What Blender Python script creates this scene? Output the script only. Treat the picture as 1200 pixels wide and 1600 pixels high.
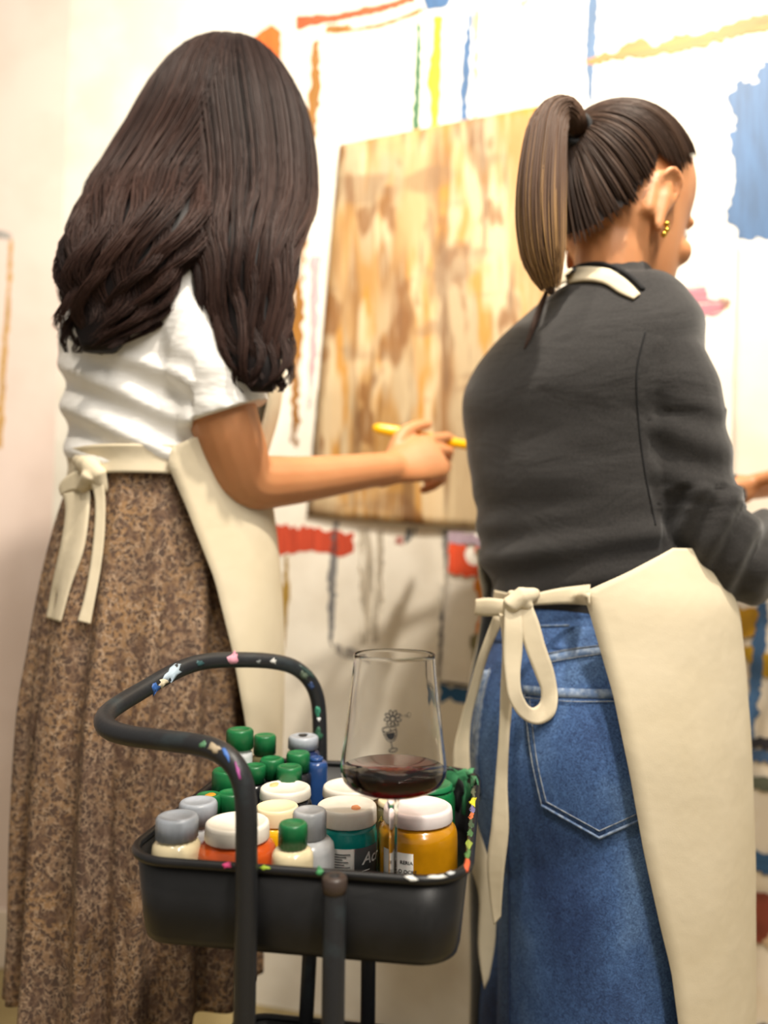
import bpy, bmesh, math, random
from mathutils import Vector, Matrix, Euler, noise
from mathutils.bvhtree import BVHTree

random.seed(7)
scene = bpy.context.scene
for o in list(bpy.data.objects):
    bpy.data.objects.remove(o, do_unlink=True)
COL = scene.collection
PI = math.pi
R = math.radians

# ------------------------------------------------------------------ camera
F = 1200.0                       # focal length in pixels of the 1200x1600 frame
CAM_H = 0.94
PITCH = math.atan(70.0 / F)
ROLL = R(0.5)
CAM_POS = Vector((0, 0, CAM_H))
CAM_ROT = (Matrix.Rotation(PI / 2 + PITCH, 3, 'X') @ Matrix.Rotation(ROLL, 3, 'Z'))
cam_data = bpy.data.cameras.new('camera')
cam_data.sensor_fit = 'VERTICAL'
cam_data.sensor_height = 24.0
cam_data.lens = 24.0 * F / 1600.0
cam_data.clip_start = 0.02
cam_data.dof.use_dof = True
cam_data.dof.focus_distance = 0.79
cam_data.dof.aperture_fstop = 1.3
cam = bpy.data.objects.new('camera', cam_data)
cam.matrix_world = Matrix.Translation(CAM_POS) @ CAM_ROT.to_4x4()
COL.objects.link(cam)
scene.camera = cam

# ------------------------------------------------------------------ light
world = bpy.data.worlds.new('room_light')
world.use_nodes = True
world.node_tree.nodes['Background'].inputs[0].default_value = (1.0, 0.93, 0.82, 1)
world.node_tree.nodes['Background'].inputs[1].default_value = 0.34
scene.world = world

def lamp(name, loc, target, power, size, color=(1, 0.9, 0.76), spread=150):
    d = bpy.data.lights.new(name, 'AREA')
    d.shape = 'DISK'; d.size = size; d.energy = power; d.color = color
    d.spread = R(spread)
    o = bpy.data.objects.new(name, d); COL.objects.link(o)
    o.location = loc
    o.rotation_euler = (Vector(target) - Vector(loc)).to_track_quat('-Z', 'Y').to_euler()
    return o
lamp('ceiling_spot', (0.55, 0.35, 2.75), (0.15, 1.6, 1.5), 23, 0.10, spread=110)
lamp('ceiling_spot', (-0.55, 0.15, 2.75), (-0.4, 1.7, 1.5), 8.5, 0.12, spread=110)
streak_lamp = lamp('added_streak_lamp', (0.55, -0.45, 2.65), (0.1, 1.1, 0.8), 33, 0.18, (1, 0.93, 0.83))  # unseen lamp added for front light, made long to streak the glass
streak_lamp.data.shape = 'RECTANGLE'; streak_lamp.data.size_y = 1.4

vs = scene.view_settings
vs.view_transform = 'Standard'; vs.look = 'None'; vs.gamma = 1.0; vs.exposure = 0.0
vs.use_curve_mapping = False
scene.cycles.use_denoising = True
scene.cycles.max_bounces = 10
scene.cycles.transmission_bounces = 10
scene.cycles.transparent_max_bounces = 12

# ------------------------------------------------------------------ projection helpers
def ray(px, py):
    return CAM_ROT @ Vector(((px - 600.0) / F, -(py - 800.0) / F, -1.0))
def P(px, py, d):
    r = ray(px, py)
    return CAM_POS + r * (d / r.y)
def px_of(p):
    v = CAM_ROT.transposed() @ (Vector(p) - CAM_POS)
    return (600 + F * v.x / -v.z, 800 - F * v.y / -v.z)

WYAW = R(15)
WU = Vector((math.cos(WYAW), -math.sin(WYAW), 0))
WN = Vector((-math.sin(WYAW), -math.cos(WYAW), 0))       # towards the room
WO = Vector((0, 1.6, 0))
WALL_M = Matrix(((WU.x, 0, WN.x, WO.x), (WU.y, 0, WN.y, WO.y), (0, 1, 0, 0), (0, 0, 0, 1)))
def PW(px, py, off=0.0):
    """pixel -> local (u, z) on the painted wall"""
    r = ray(px, py)
    o = WO + WN * off
    t = (o - CAM_POS).dot(WN) / r.dot(WN)
    p = CAM_POS + r * t
    return ((p - WO).dot(WU), p.z)

def cr(pts, n):
    """Catmull-Rom through tuples, n samples"""
    pts = [tuple(float(c) for c in p) for p in pts]
    m = len(pts) - 1
    out = []
    for k in range(n):
        s = k / (n - 1) * m
        i = min(int(s), m - 1); t = s - i
        p0 = pts[max(i - 1, 0)]; p1 = pts[i]; p2 = pts[i + 1]; p3 = pts[min(i + 2, m)]
        out.append(tuple(0.5 * (2 * b + (c - a) * t + (2 * a - 5 * b + 4 * c - d) * t * t + (3 * b - a - 3 * c + d) * t ** 3)
                         for a, b, c, d in zip(p0, p1, p2, p3)))
    return out
def lerp_tab(tab, x):
    if x <= tab[0][0]: return tab[0][1]
    for (a, b), (c, d) in zip(tab, tab[1:]):
        if x <= c: return b + (d - b) * (x - a) / (c - a)
    return tab[-1][1]

# ------------------------------------------------------------------ materials
def lin(c):
    return tuple((v / 12.92 if v <= 0.04045 else ((v + 0.055) / 1.055) ** 2.4) for v in (x / 255.0 for x in c))
def rgba(c):
    return (*lin(c), 1.0)
class NT:
    def __init__(s, name):
        s.m = bpy.data.materials.new(name); s.m.use_nodes = True
        s.t = s.m.node_tree; s.n = s.t.nodes; s.l = s.t.links
        s.b = s.n['Principled BSDF']; s.out = s.n['Material Output']
        s._co = None
    def co(s, kind='Object', scale=(1, 1, 1)):
        if not s._co: s._co = s.n.new('ShaderNodeTexCoord')
        mp = s.n.new('ShaderNodeMapping'); mp.inputs['Scale'].default_value = scale
        s.l.new(s._co.outputs[kind], mp.inputs['Vector'])
        return mp.outputs[0]
    def noise(s, scale, stretch=(1, 1, 1), detail=4, rough=0.55, dist=0.0):
        n = s.n.new('ShaderNodeTexNoise')
        n.inputs['Scale'].default_value = scale; n.inputs['Detail'].default_value = detail
        n.inputs['Roughness'].default_value = rough; n.inputs['Distortion'].default_value = dist
        s.l.new(s.co(scale=stretch), n.inputs['Vector'])
        return n.outputs['Fac']
    def ramp(s, fac, stops, interp='LINEAR'):
        r = s.n.new('ShaderNodeValToRGB'); r.color_ramp.interpolation = interp
        e = r.color_ramp.elements
        while len(e) > 1: e.remove(e[0])
        e[0].position = stops[0][0]; e[0].color = stops[0][1]
        for p, c in stops[1:]:
            q = e.new(p); q.color = c
        s.l.new(fac, r.inputs[0])
        return r.outputs[0]
    def mix(s, fac, a, b, mode='MIX'):
        n = s.n.new('ShaderNodeMix'); n.data_type = 'RGBA'; n.blend_type = mode
        for sock, v in ((n.inputs[0], fac), (n.inputs[6], a), (n.inputs[7], b)):
            if hasattr(v, 'is_linked'): s.l.new(v, sock)
            else: sock.default_value = v
        return n.outputs[2]
    def math(s, op, a, b=0.0):
        n = s.n.new('ShaderNodeMath'); n.operation = op
        for sock, v in ((n.inputs[0], a), (n.inputs[1], b)):
            if hasattr(v, 'is_linked'): s.l.new(v, sock)
            else: sock.default_value = v
        return n.outputs[0]
    def bump(s, h, strength=0.3, dist=0.002):
        b = s.n.new('ShaderNodeBump'); b.inputs['Strength'].default_value = strength
        b.inputs['Distance'].default_value = dist
        s.l.new(h, b.inputs['Height'])
        prev = s.b.inputs['Normal']
        if prev.is_linked:
            s.l.new(prev.links[0].from_socket, b.inputs['Normal'])
        s.l.new(b.outputs[0], prev)
    def color(s, c):
        i = s.b.inputs['Base Color']
        if hasattr(c, 'is_linked'): s.l.new(c, i)
        else: i.default_value = c
    def set(s, **k):
        for a, v in k.items():
            s.b.inputs[a.replace('_', ' ')].default_value = v
        return s
def plain(name, c, rough=0.5, c2=None, scale=20, stretch=(1, 1, 1), lo=0.4, hi=0.6, bump=0, bscale=200, bdist=0.001, bstretch=(1, 1, 1), **k):
    m = NT(name)
    if c2:
        m.color(m.ramp(m.noise(scale, stretch), [(lo, rgba(c)), (hi, rgba(c2))]))
    else:
        m.color(rgba(c))
    m.set(Roughness=rough, **k)
    if bump: m.bump(m.noise(bscale, bstretch), bump, bdist)
    return m.m
_pm = {}
def paint(c, alpha_lo=None, stretch=(60, 6, 1), name='brushed_paint'):
    """wall paint; alpha_lo leaves dry-brush gaps"""
    key = (c, alpha_lo, stretch)
    if key in _pm: return _pm[key]
    m = NT(name)
    c = tuple(x * 0.86 for x in c)
    dark = tuple(int(x * 0.86) for x in c); light = tuple(min(255, int(x * 1.06 + 8)) for x in c)
    m.color(m.ramp(m.noise(1.5, stretch, 5), [(0.3, rgba(dark)), (0.7, rgba(light))]))
    m.set(Roughness=0.55)
    if alpha_lo is not None:
        f = m.ramp(m.noise(1.2, stretch, 5), [(alpha_lo - 0.06, (0, 0, 0, 1)), (alpha_lo + 0.08, (1, 1, 1, 1))])
        m.l.new(f, m.b.inputs['Alpha'])
    m.bump(m.noise(3, stretch, 4), 0.3, 0.001)
    _pm[key] = m.m
    return m.m

# ------------------------------------------------------------------ mesh helpers
class MB:
    def __init__(s):
        s.v = []; s.f = []
    def ring_loft(s, rings, cap0=True, cap1=True, closed=True):
        n = len(rings[0]); b = len(s.v)
        for r in rings: s.v.extend(Vector(p) for p in r)
        for i in range(len(rings) - 1):
            for j in range(n if closed else n - 1):
                k = (j + 1) % n
                s.f.append((b + i * n + j, b + i * n + k, b + (i + 1) * n + k, b + (i + 1) * n + j))
        if closed and cap0: s.f.append(tuple(b + j for j in reversed(range(n))))
        if closed and cap1: s.f.append(tuple(b + (len(rings) - 1) * n + j for j in range(n)))
        return s
    def tube(s, pts, rad, n=12, flat=1.0, up=None, cap=True):
        """pts: world points; rad: number or list; round ends"""
        pts = [Vector(p) for p in pts]
        if not hasattr(rad, '__len__'): rad = [rad] * len(pts)
        rings = []
        nrm = None
        for i, p in enumerate(pts):
            t = (pts[min(i + 1, len(pts) - 1)] - pts[max(i - 1, 0)]).normalized()
            if nrm is None:
                a = Vector(up) if up else (Vector((0, 0, 1)) if abs(t.z) < 0.9 else Vector((1, 0, 0)))
                nrm = (a - t * a.dot(t)).normalized()
            else:
                nrm = (nrm - t * nrm.dot(t)).normalized()
            bn = t.cross(nrm)
            ring = lambda c, r: [c + nrm * (r * math.cos(2 * PI * j / n)) + bn * (r * flat * math.sin(2 * PI * j / n)) for j in range(n)]
            if i == 0 and cap:
                for q in (0.35, 0.75):
                    rings.append(ring(p - t * rad[0] * math.sqrt(1 - q * q) * 0.9, rad[0] * q))
            rings.append(ring(p, rad[i]))
            if i == len(pts) - 1 and cap:
                for q in (0.75, 0.35):
                    rings.append(ring(p + t * rad[i] * math.sqrt(1 - q * q) * 0.9, rad[i] * q))
        return s.ring_loft(rings)
    def lathe(s, prof, c=(0, 0, 0), n=32, cap0=True, cap1=True):
        c = Vector(c)
        return s.ring_loft([[c + Vector((r * math.cos(2 * PI * j / n), r * math.sin(2 * PI * j / n), z)) for j in range(n)] for r, z in prof], cap0, cap1)
    def box(s, c, size, rot=None):
        c = Vector(c); b = len(s.v)
        for x in (-.5, .5):
            for y in (-.5, .5):
                for z in (-.5, .5):
                    p = Vector((x * size[0], y * size[1], z * size[2]))
                    s.v.append(c + (rot @ p if rot else p))
        for q in ((0, 1, 3, 2), (4, 6, 7, 5), (0, 4, 5, 1), (2, 3, 7, 6), (0, 2, 6, 4), (1, 5, 7, 3)):
            s.f.append(tuple(b + i for i in q))
        return s
    def ball(s, c, r, n=16, rot=None):
        c = Vector(c); rings = []
        if not hasattr(r, '__len__'): r = (r, r, r)
        for i in range(1, n // 2 + 1):
            a = PI * (i - 0.5) / (n // 2) - PI / 2
            ring = []
            for j in range(n):
                p = Vector((r[0] * math.cos(a) * math.cos(2 * PI * j / n), r[1] * math.cos(a) * math.sin(2 * PI * j / n), r[2] * math.sin(a)))
                ring.append(c + (rot @ p if rot else p))
            rings.append(ring)
        return s.ring_loft(rings)
    def grid(s, rows):
        return s.ring_loft(rows, closed=False)
    def mesh(s, name, smooth=True):
        me = bpy.data.meshes.new(name)
        me.from_pydata([tuple(p) for p in s.v], [], s.f)
        me.update()
        if smooth:
            me.polygons.foreach_set('use_smooth', [True] * len(me.polygons))
        return me
    def build(s, name, mat, parent=None, smooth=True, solid=0, bevel=0, offset=-1, sub=0, facing=False):
        me = s.mesh(name, smooth)
        bm = bmesh.new(); bm.from_mesh(me)
        bmesh.ops.recalc_face_normals(bm, faces=bm.faces)
        if facing:                                    # open cloth: outside is the side that faces the room
            bm.normal_update()
            q = sum((f.normal.dot(f.calc_center_median() - CAM_POS) * f.calc_area() for f in bm.faces))
            if q > 0: bmesh.ops.reverse_faces(bm, faces=bm.faces)
        bm.to_mesh(me); bm.free()
        o = bpy.data.objects.new(name, me); COL.objects.link(o)
        me.materials.append(mat)
        if parent: attach(o, parent)
        if solid:
            md = o.modifiers.new('thickness', 'SOLIDIFY'); md.thickness = solid; md.offset = offset
        if bevel:
            md = o.modifiers.new('bevel', 'BEVEL'); md.width = bevel; md.segments = 2; md.limit_method = 'ANGLE'
        if sub:
            md = o.modifiers.new('sub', 'SUBSURF'); md.levels = sub; md.render_levels = sub
        return o
def world_of(o):
    if o.parent: return world_of(o.parent) @ o.matrix_parent_inverse @ o.matrix_basis
    return o.matrix_basis.copy()
def attach(o, parent):
    o.parent = parent
    o.matrix_parent_inverse = world_of(parent).inverted()
def empty(name, loc, label=None, cat=None, group=None):
    o = bpy.data.objects.new(name, None); COL.objects.link(o)
    o.empty_display_size = 0.05
    o.matrix_basis = Matrix.Translation(Vector(loc))
    if label: tag(o, label, cat, group)
    return o
def tag(o, label, cat, group=None):
    o['label'] = label; o['category'] = cat
    if group: o['group'] = group
    return o
def structure(o):
    o['kind'] = 'structure'; return o

def remesh(mb, name, mat, voxel=0.004, smooth=4, parent=None, disp=None, keep=None):
    """join everything in mb into ONE continuous surface"""
    me = mb.mesh(name + '_src')
    bm = bmesh.new(); bm.from_mesh(me)
    bmesh.ops.recalc_face_normals(bm, faces=bm.faces); bm.to_mesh(me); bm.free()
    t = bpy.data.objects.new('tmp', me); COL.objects.link(t)
    md = t.modifiers.new('r', 'REMESH'); md.mode = 'VOXEL'; md.voxel_size = voxel
    if smooth:
        sm = t.modifiers.new('s', 'SMOOTH'); sm.factor = 0.5; sm.iterations = smooth
    dg = bpy.context.evaluated_depsgraph_get()
    res = bpy.data.meshes.new_from_object(t.evaluated_get(dg))
    bpy.data.objects.remove(t, do_unlink=True); bpy.data.meshes.remove(me)
    res.name = name
    if disp:
        no = [v.normal.copy() for v in res.vertices]
        for v, n in zip(res.vertices, no):
            v.co += n * disp(v.co, n)
    if keep:
        bm = bmesh.new(); bm.from_mesh(res)
        bmesh.ops.delete(bm, geom=[v for v in bm.verts if not keep(v.co)], context='VERTS')
        bm.to_mesh(res); bm.free()
    res.polygons.foreach_set('use_smooth', [True] * len(res.polygons))
    res.materials.clear(); res.materials.append(mat)
    o = bpy.data.objects.new(name, res); COL.objects.link(o)
    if parent: attach(o, parent)
    return o
def bvh_of(*objs):
    vs_, fs = [], []
    for o in objs:
        b = len(vs_)
        M = o.matrix_basis
        vs_.extend(M @ v.co for v in o.data.vertices)
        fs.extend(tuple(b + i for i in p.vertices) for p in o.data.polygons)
    return BVHTree.FromPolygons(vs_, fs)
def cast(bvh, px, py, off=0.0, fallback=None):
    d = ray(px, py).normalized()
    hit, n, _, _ = bvh.ray_cast(CAM_POS, d)
    if hit is None:
        return (P(px, py, fallback), Vector((0, -1, 0))) if fallback else (None, None)
    if n.dot(d) > 0: n = -n
    return hit + n * off, n

def rows_rings(rows, n, m=48, inflate=0.0, expo=2.2, mod=None):
    """rows: (py, xL, xR, depth, heading_deg, depth/width ratio) -> horizontal rings"""
    out = []
    for k, (py, xl, xr, d, th, r) in enumerate(cr(rows, n)):
        c = P((xl + xr) / 2, py, d)
        half = max((xr - xl) / 2 / F * d, 0.002)
        th = R(th)
        a = half / math.sqrt(math.cos(th) ** 2 + (r * math.sin(th)) ** 2) + inflate
        b = a * r + inflate * (1 - r)
        lat = Vector((math.cos(th), -math.sin(th), 0)); fw = Vector((math.sin(th), math.cos(th), 0))
        ring = []
        for j in range(m):
            t = 2 * PI * j / m
            ct, st = math.cos(t), math.sin(t)
            e = 2.0 / expo
            g = 1.0 + (mod(k / (n - 1), t) if mod else 0)
            ring.append(c + lat * (a * g * math.copysign(abs(ct) ** e, ct)) + fw * (b * g * math.copysign(abs(st) ** e, st)))
        out.append(ring)
    return out
def panel_rows(rows, n, edge, t_end, m=24, inflate=0.004, mod=None, expo=2.2):
    """cloth wrapped round a rows-loft from the pixel edge(py) on the near side to angle t_end (deg)"""
    out = []
    for k, (py, xl, xr, d, th, r) in enumerate(cr(rows, n)):
        c = P((xl + xr) / 2, py, d); half = (xr - xl) / 2 / F * d; th = R(th)
        a = half / math.sqrt(math.cos(th) ** 2 + (r * math.sin(th)) ** 2) + inflate
        b = a * r + inflate * (1 - r)
        lat = Vector((math.cos(th), -math.sin(th), 0)); fw = Vector((math.sin(th), math.cos(th), 0))
        e = 2.0 / expo
        def pt(t):
            ct, st = math.cos(t), math.sin(t)
            g = 1.0 + (mod(k / (n - 1), t) if mod else 0)
            return c + lat * (a * g * math.copysign(abs(ct) ** e, ct)) + fw * (b * g * math.copysign(abs(st) ** e, st))
        lo, hi = R(-85), R(80)
        target = edge(py) if callable(edge) else None
        if target is None:
            t0 = R(edge)
        else:
            for _ in range(40):
                mid = (lo + hi) / 2
                if px_of(pt(mid))[0] < target: lo = mid
                else: hi = mid
            t0 = lo
        t1 = R(t_end)
        out.append([pt(t0 + (t1 - t0) * j / (m - 1)) for j in range(m)])
    return out
def strip(edges, n=24, across=5, bulge=0.0):
    """edges: (xl, yl, xr, yr, depth[, depth_right]) -> cloth band rows"""
    e2 = [(e + (e[4],)) if len(e) == 5 else e for e in edges]
    rows = []
    for xl, yl, xr, yr, d, dr in cr(e2, n):
        row = []
        for j in range(across):
            s = j / (across - 1)
            row.append(P(xl + (xr - xl) * s, yl + (yr - yl) * s, d + (dr - d) * s - bulge * math.sin(PI * s)))
        rows.append(row)
    return rows
# ------------------------------------------------------------------ setting
def corner_u():
    return PW(96, 400)[0]
CU = corner_u()
plaster = plain('white_plaster', (240, 235, 222), 0.85, (228, 221, 206), 6, bump=0.15, bscale=60)
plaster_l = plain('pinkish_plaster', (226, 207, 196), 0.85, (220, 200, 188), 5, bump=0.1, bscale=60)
skirting = plain('skirting_paint', (232, 216, 198), 0.5)
mfloor = NT('vinyl_floor')
mfloor.color(mfloor.ramp(mfloor.noise(12), [(0.3, rgba((150, 132, 88))), (0.7, rgba((168, 150, 104)))]))
mfloor.set(Roughness=0.45); mfloor.bump(mfloor.noise(150), 0.1)

fl = structure(MB().box((0, 0.2, -0.05), (7, 5, 0.1)).build('floor', mfloor.m, smooth=False))
wb = MB().box(((CU + 2.2) / 2, 1.5, -0.05), (2.2 - CU, 3.0, 0.1)).build('wall_back', plaster, smooth=False)
wb.matrix_basis = WALL_M
structure(wb)
corner = WO + WU * CU
wl = structure(MB().box((corner.x - 1.25, corner.y + 0.05, 1.5), (2.5, 0.1, 3.0)).build('wall_left', plaster_l, smooth=False))
bl = structure(MB().box((corner.x - 1.25, corner.y - 0.007, 0.065), (2.5, 0.014, 0.13)).build('baseboard_left', skirting, smooth=False, bevel=0.004))

def wpoly(name, poly, mat, off=0.0, th=0.0008, jit=2.0, step=6.0, parent=wb, M=WALL_M, proj=PW, seed=0, label=None):
    """flat paint or sheet laid on the wall: pixel outline put on the wall plane"""
    rnd = random.Random(hash(tuple(poly)) % 10007 + seed)
    pts = []
    n = len(poly)
    for i in range(n):
        a, b = poly[i], poly[(i + 1) % n]
        L = math.hypot(b[0] - a[0], b[1] - a[1]); k = max(1, int(L / step))
        for j in range(k):
            t = j / k
            x = a[0] + (b[0] - a[0]) * t; y = a[1] + (b[1] - a[1]) * t
            if j and jit:
                nx, ny = -(b[1] - a[1]) / L, (b[0] - a[0]) / L
                q = rnd.gauss(0, jit * 0.5)
                x += nx * q; y += ny * q
            pts.append(proj(x, y))
    m = len(pts)
    me = bpy.data.meshes.new(name)
    vs_ = [(u, z, off + th) for u, z in pts] + [(u, z, off) for u, z in pts]
    fs = [tuple(range(m))] + [(i, i + m, (i + 1) % m + m, (i + 1) % m) for i in range(m)]
    me.from_pydata(vs_, [], fs)
    bm = bmesh.new(); bm.from_mesh(me)
    bmesh.ops.triangulate(bm, faces=[f for f in bm.faces if len(f.verts) > 4])
    bmesh.ops.recalc_face_normals(bm, faces=bm.faces)
    bm.to_mesh(me); bm.free()
    me.materials.append(mat)
    o = bpy.data.objects.new(name, me); COL.objects.link(o)
    o.matrix_basis = M
    if parent:
        o.parent = parent; o.matrix_parent_inverse = parent.matrix_basis.inverted()
    if label: o['label'] = label
    return o
RED = (247, 92, 40); ORANGE = (255, 118, 32); OCHRE = (176, 116, 32); BLUE = (58, 104, 154); YEL = (255, 205, 6); GRN = (62, 118, 72); AMBER = (208, 126, 16)
H_ = (5, 60, 1)
S = lambda poly, c, a=None, st=(60, 6, 1), jit=2.0, off=0.0: wpoly('paint_stroke', poly, paint(c, a, st), off=off, jit=jit)
S([(462, 25), (520, 22), (600, 5), (650, -12), (650, 2), (600, 18), (530, 33), (463, 47)], RED)
S([(408, 48), (425, 38), (440, 50), (440, 125), (425, 115), (400, 95), (378, 75)], ORANGE)
S([(488, 68), (500, 62), (500, 150), (494, 215), (484, 300), (470, 300), (480, 200), (485, 120)], OCHRE, 0.36, jit=4)
S([(462, 370), (480, 370), (476, 420), (474, 520), (466, 640), (462, 700), (452, 690), (456, 560), (454, 500), (462, 430)], OCHRE, 0.42, jit=5)
S([(510, 40), (550, 38), (545, 46), (600, 35), (660, 12), (665, 18), (600, 42), (545, 51), (508, 54)], OCHRE, 0.33)
S([(652, 30), (658, 40), (658, 110), (655, 203), (644, 203), (648, 110), (650, 70)], GRN)
S([(678, 25), (692, 25), (690, 120), (685, 203), (673, 203), (672, 150), (666, 130), (675, 80)], YEL)
S([(730, 30), (738, 8), (737, 70), (730, 193), (718, 193), (720, 130), (724, 80)], BLUE, 0.3)
S([(742, 15), (749, 15), (743, 190), (738, 190)], (205, 165, 95), 0.4)
S([(660, -10), (712, -10), (700, 10), (690, 14), (666, 16)], BLUE)
S([(812, 0), (830, -5), (822, 10), (814, 14)], (190, 165, 140), 0.45)
S([(818, 14), (822, 14), (816, 150), (813, 150)], (238, 205, 150), 0.45)
S([(918, -10), (936, -10), (932, 70), (926, 160), (920, 160), (914, 95), (917, 40)], (62, 100, 142))
S([(914, 96), (945, 80), (960, 84), (975, 70), (1000, 58), (1022, 74), (1060, 55), (1100, 52), (1150, 33), (1200, 22), (1250, 10), (1250, 34), (1200, 48), (1060, 82), (920, 101)], AMBER, 0.28, H_, jit=4, off=0.0009)
S([(780, 120), (900, 100), (900, 106), (780, 127)], (250, 228, 180), 0.45, H_)
S([(1205, 90), (1183, 112), (1176, 132), (1160, 122), (1148, 130), (1135, 150), (1140, 165), (1150, 190), (1140, 205), (1141, 240), (1148, 268), (1146, 300), (1134, 330), (1138, 350), (1150, 355), (1152, 374), (1400, 366), (1400, 20)], BLUE, jit=7)
S([(1056, 452), (1105, 440), (1105, 466), (1145, 472), (1125, 492), (1056, 498)], (205, 125, 140), 0.42, H_, jit=4)
S([(1125, 465), (1140, 465), (1140, 482), (1128, 484)], (214, 176, 110), 0.4)
S([(428, 817), (480, 825), (553, 832), (553, 862), (540, 868), (480, 862), (430, 868)], (222, 78, 46), 0.25, (80, 5, 1), jit=5)
S([(520, 815), (530, 815), (528, 870), (522, 960), (518, 1010), (514, 1000), (512, 900)], (140, 140, 142), 0.42, jit=3)
S([(518, 1005), (560, 1015), (570, 1035), (535, 1028), (522, 1018)], (178, 172, 165), 0.42, jit=3)
S([(445, 870), (452, 868), (450, 900), (453, 930), (449, 960), (445, 1015), (441, 1010), (442, 960), (438, 935), (444, 910)], (186, 148, 62), jit=1.5)
S([(432, 1062), (441, 1045), (439, 1080), (436, 1110), (440, 1125), (430, 1180), (426, 1150), (433, 1110), (428, 1085)], (186, 148, 62), jit=1.5)
S([(486, 400), (501, 400), (494, 560), (484, 640), (480, 640), (484, 500)], (232, 196, 200), 0.42, jit=3)
S([(684, 826), (700, 826), (699, 900), (692, 1000), (688, 1070), (684, 1070), (688, 930)], (120, 118, 122), 0.5, jit=3)
S([(636, 826), (652, 824), (648, 838), (634, 850), (630, 842)], (120, 124, 126), 0.42, jit=2)
S([(615, 838), (632, 838), (630, 852), (616, 850)], (226, 150, 140), 0.46, jit=2)
S([(686, 1069), (790, 1083), (790, 1120), (740, 1102), (715, 1098), (704, 1090), (688, 1100)], (22, 98, 158), 0.22, (70, 8, 1), jit=5)
S([(560, 826), (600, 826), (596, 1000), (565, 1010)], (226, 214, 192), 0.5, jit=3)
S([(400, 830), (420, 830), (418, 1250), (402, 1250)], (224, 212, 188), 0.5, jit=3)

# paint on the left wall (edge line left by a removed canvas)
def PL(px, py):
    r = ray(px, py); t = (corner.y - CAM_POS.y) / r.y
    p = CAM_POS + r * t
    return (p.x - corner.x, p.z)
LEFT_M = Matrix(((1, 0, 0, corner.x), (0, 0, -1, corner.y), (0, 1, 0, 0), (0, 0, 0, 1)))
for poly, c, a in (([(15, 375), (20, 375), (16, 480), (10, 560), (3, 700), (-6, 700), (2, 560), (10, 470)], (226, 176, 96), 0.35),
                   ([(-10, 358), (16, 364), (20, 374), (2, 372), (-10, 372)], (196, 192, 186), 0.4)):
    wpoly('paint_stroke', poly, paint(c, a), parent=wl, M=LEFT_M, proj=PL)

# canvases pinned to the wall
def canvas(name, corners, mat, label, off=0.003, wave=0.004, seed=0, nx=22, ny=30, th=0.0015):
    """corners: TL, TR, BR, BL pixels"""
    q = [PW(x, y, off) for x, y in corners]
    rows = []
    for j in range(ny + 1):
        v = j / ny; row = []
        for i in range(nx + 1):
            s = i / nx
            u = (1 - v) * ((1 - s) * q[0][0] + s * q[1][0]) + v * ((1 - s) * q[3][0] + s * q[2][0])
            z = (1 - v) * ((1 - s) * q[0][1] + s * q[1][1]) + v * ((1 - s) * q[3][1] + s * q[2][1])
            e = min(s, 1 - s, v * 1.0, (1 - v)) * 6
            w = wave * (0.5 + 0.5 * noise.noise(Vector((u * 5 + seed, z * 4, 0)))) * (1 if v > 0.03 else 0.3)
            w += wave * 1.2 * max(0, v - 0.9) * 10 * abs(math.sin(s * 4 + seed))
            jx = 0.0015 * noise.noise(Vector((z * 30, seed, 1))) if i in (0, nx) else 0
            jz = 0.0015 * noise.noise(Vector((u * 30, seed, 2))) if j in (0, ny) else 0
            row.append(Vector((u + jx, z + jz, off + w)))
        rows.append(row)
    o = MB().grid(rows).build(name, mat, solid=th)
    o.matrix_basis = WALL_M
    tag(o, label, 'painting')
    return o

def washes(m, base, layers, bump=0.4, dim=1.0, det=4):
    """layered brush marks: (scale, stretch, lo, hi, colour, opacity)"""
    c = base
    for sc, st, lo, hi, col, op in layers:
        col = tuple(x * dim for x in col)
        f = m.ramp(m.noise(sc, st, det, 0.55, 0.2), [(lo, (0, 0, 0, 1)), (hi, (op, op, op, 1))])
        c = m.mix(f, c, rgba(col))
    m.color(c)
    m.set(Roughness=0.6)
    m.bump(m.noise(4, (40, 10, 1), 5), bump, 0.002)
    m.bump(m.noise(500), 0.15, 0.001)
mc = NT('brown_ochre_wash')
washes(mc, rgba((190, 156, 108)), dim=0.86, det=2.5, layers=[
    (1.0, (5, 1.2, 1), 0.42, 0.56, (190, 138, 62), 0.9),
    (1.2, (8, 1.6, 1), 0.50, 0.58, (148, 102, 52), 0.85),
    (1.1, (7, 2.0, 1), 0.50, 0.57, (204, 180, 140), 0.9),
    (1.4, (12, 2.0, 1), 0.53, 0.60, (214, 148, 36), 0.85),
    (1.3, (11, 2.2, 1), 0.53, 0.60, (238, 212, 168), 0.85),
    (1.6, (8, 3.5, 1), 0.56, 0.62, (146, 94, 36), 0.85),
    (1.5, (18, 2.0, 1), 0.56, 0.62, (120, 84, 50), 0.6),
    (1.0, (4, 9, 1), 0.58, 0.64, (152, 116, 78), 0.6),
    (2.0, (40, 3.0, 1), 0.54, 0.66, (236, 214, 172), 0.35),
])
brown = canvas('painted_canvas', [(531, 226), (868, 160), (868, 835), (481, 806)], mc.m,
               'large canvas washed in brown and ochre streaks, behind the paintbrush', off=0.004, wave=0.007, nx=30, ny=44)
mwhite = NT('primed_canvas'); washes(mwhite, rgba((240, 236, 226)), [(1.0, (6, 8, 1), 0.5, 0.7, (226, 220, 208), 0.8)], 0.2)
c2 = canvas('painted_canvas', [(700, 829), (1000, 850), (1000, 1110), (689, 1068)], mwhite.m,
            'white canvas with red and orange blocks, left of the dark sweater\'s waist', off=0.003, wave=0.003, seed=4)
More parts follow.
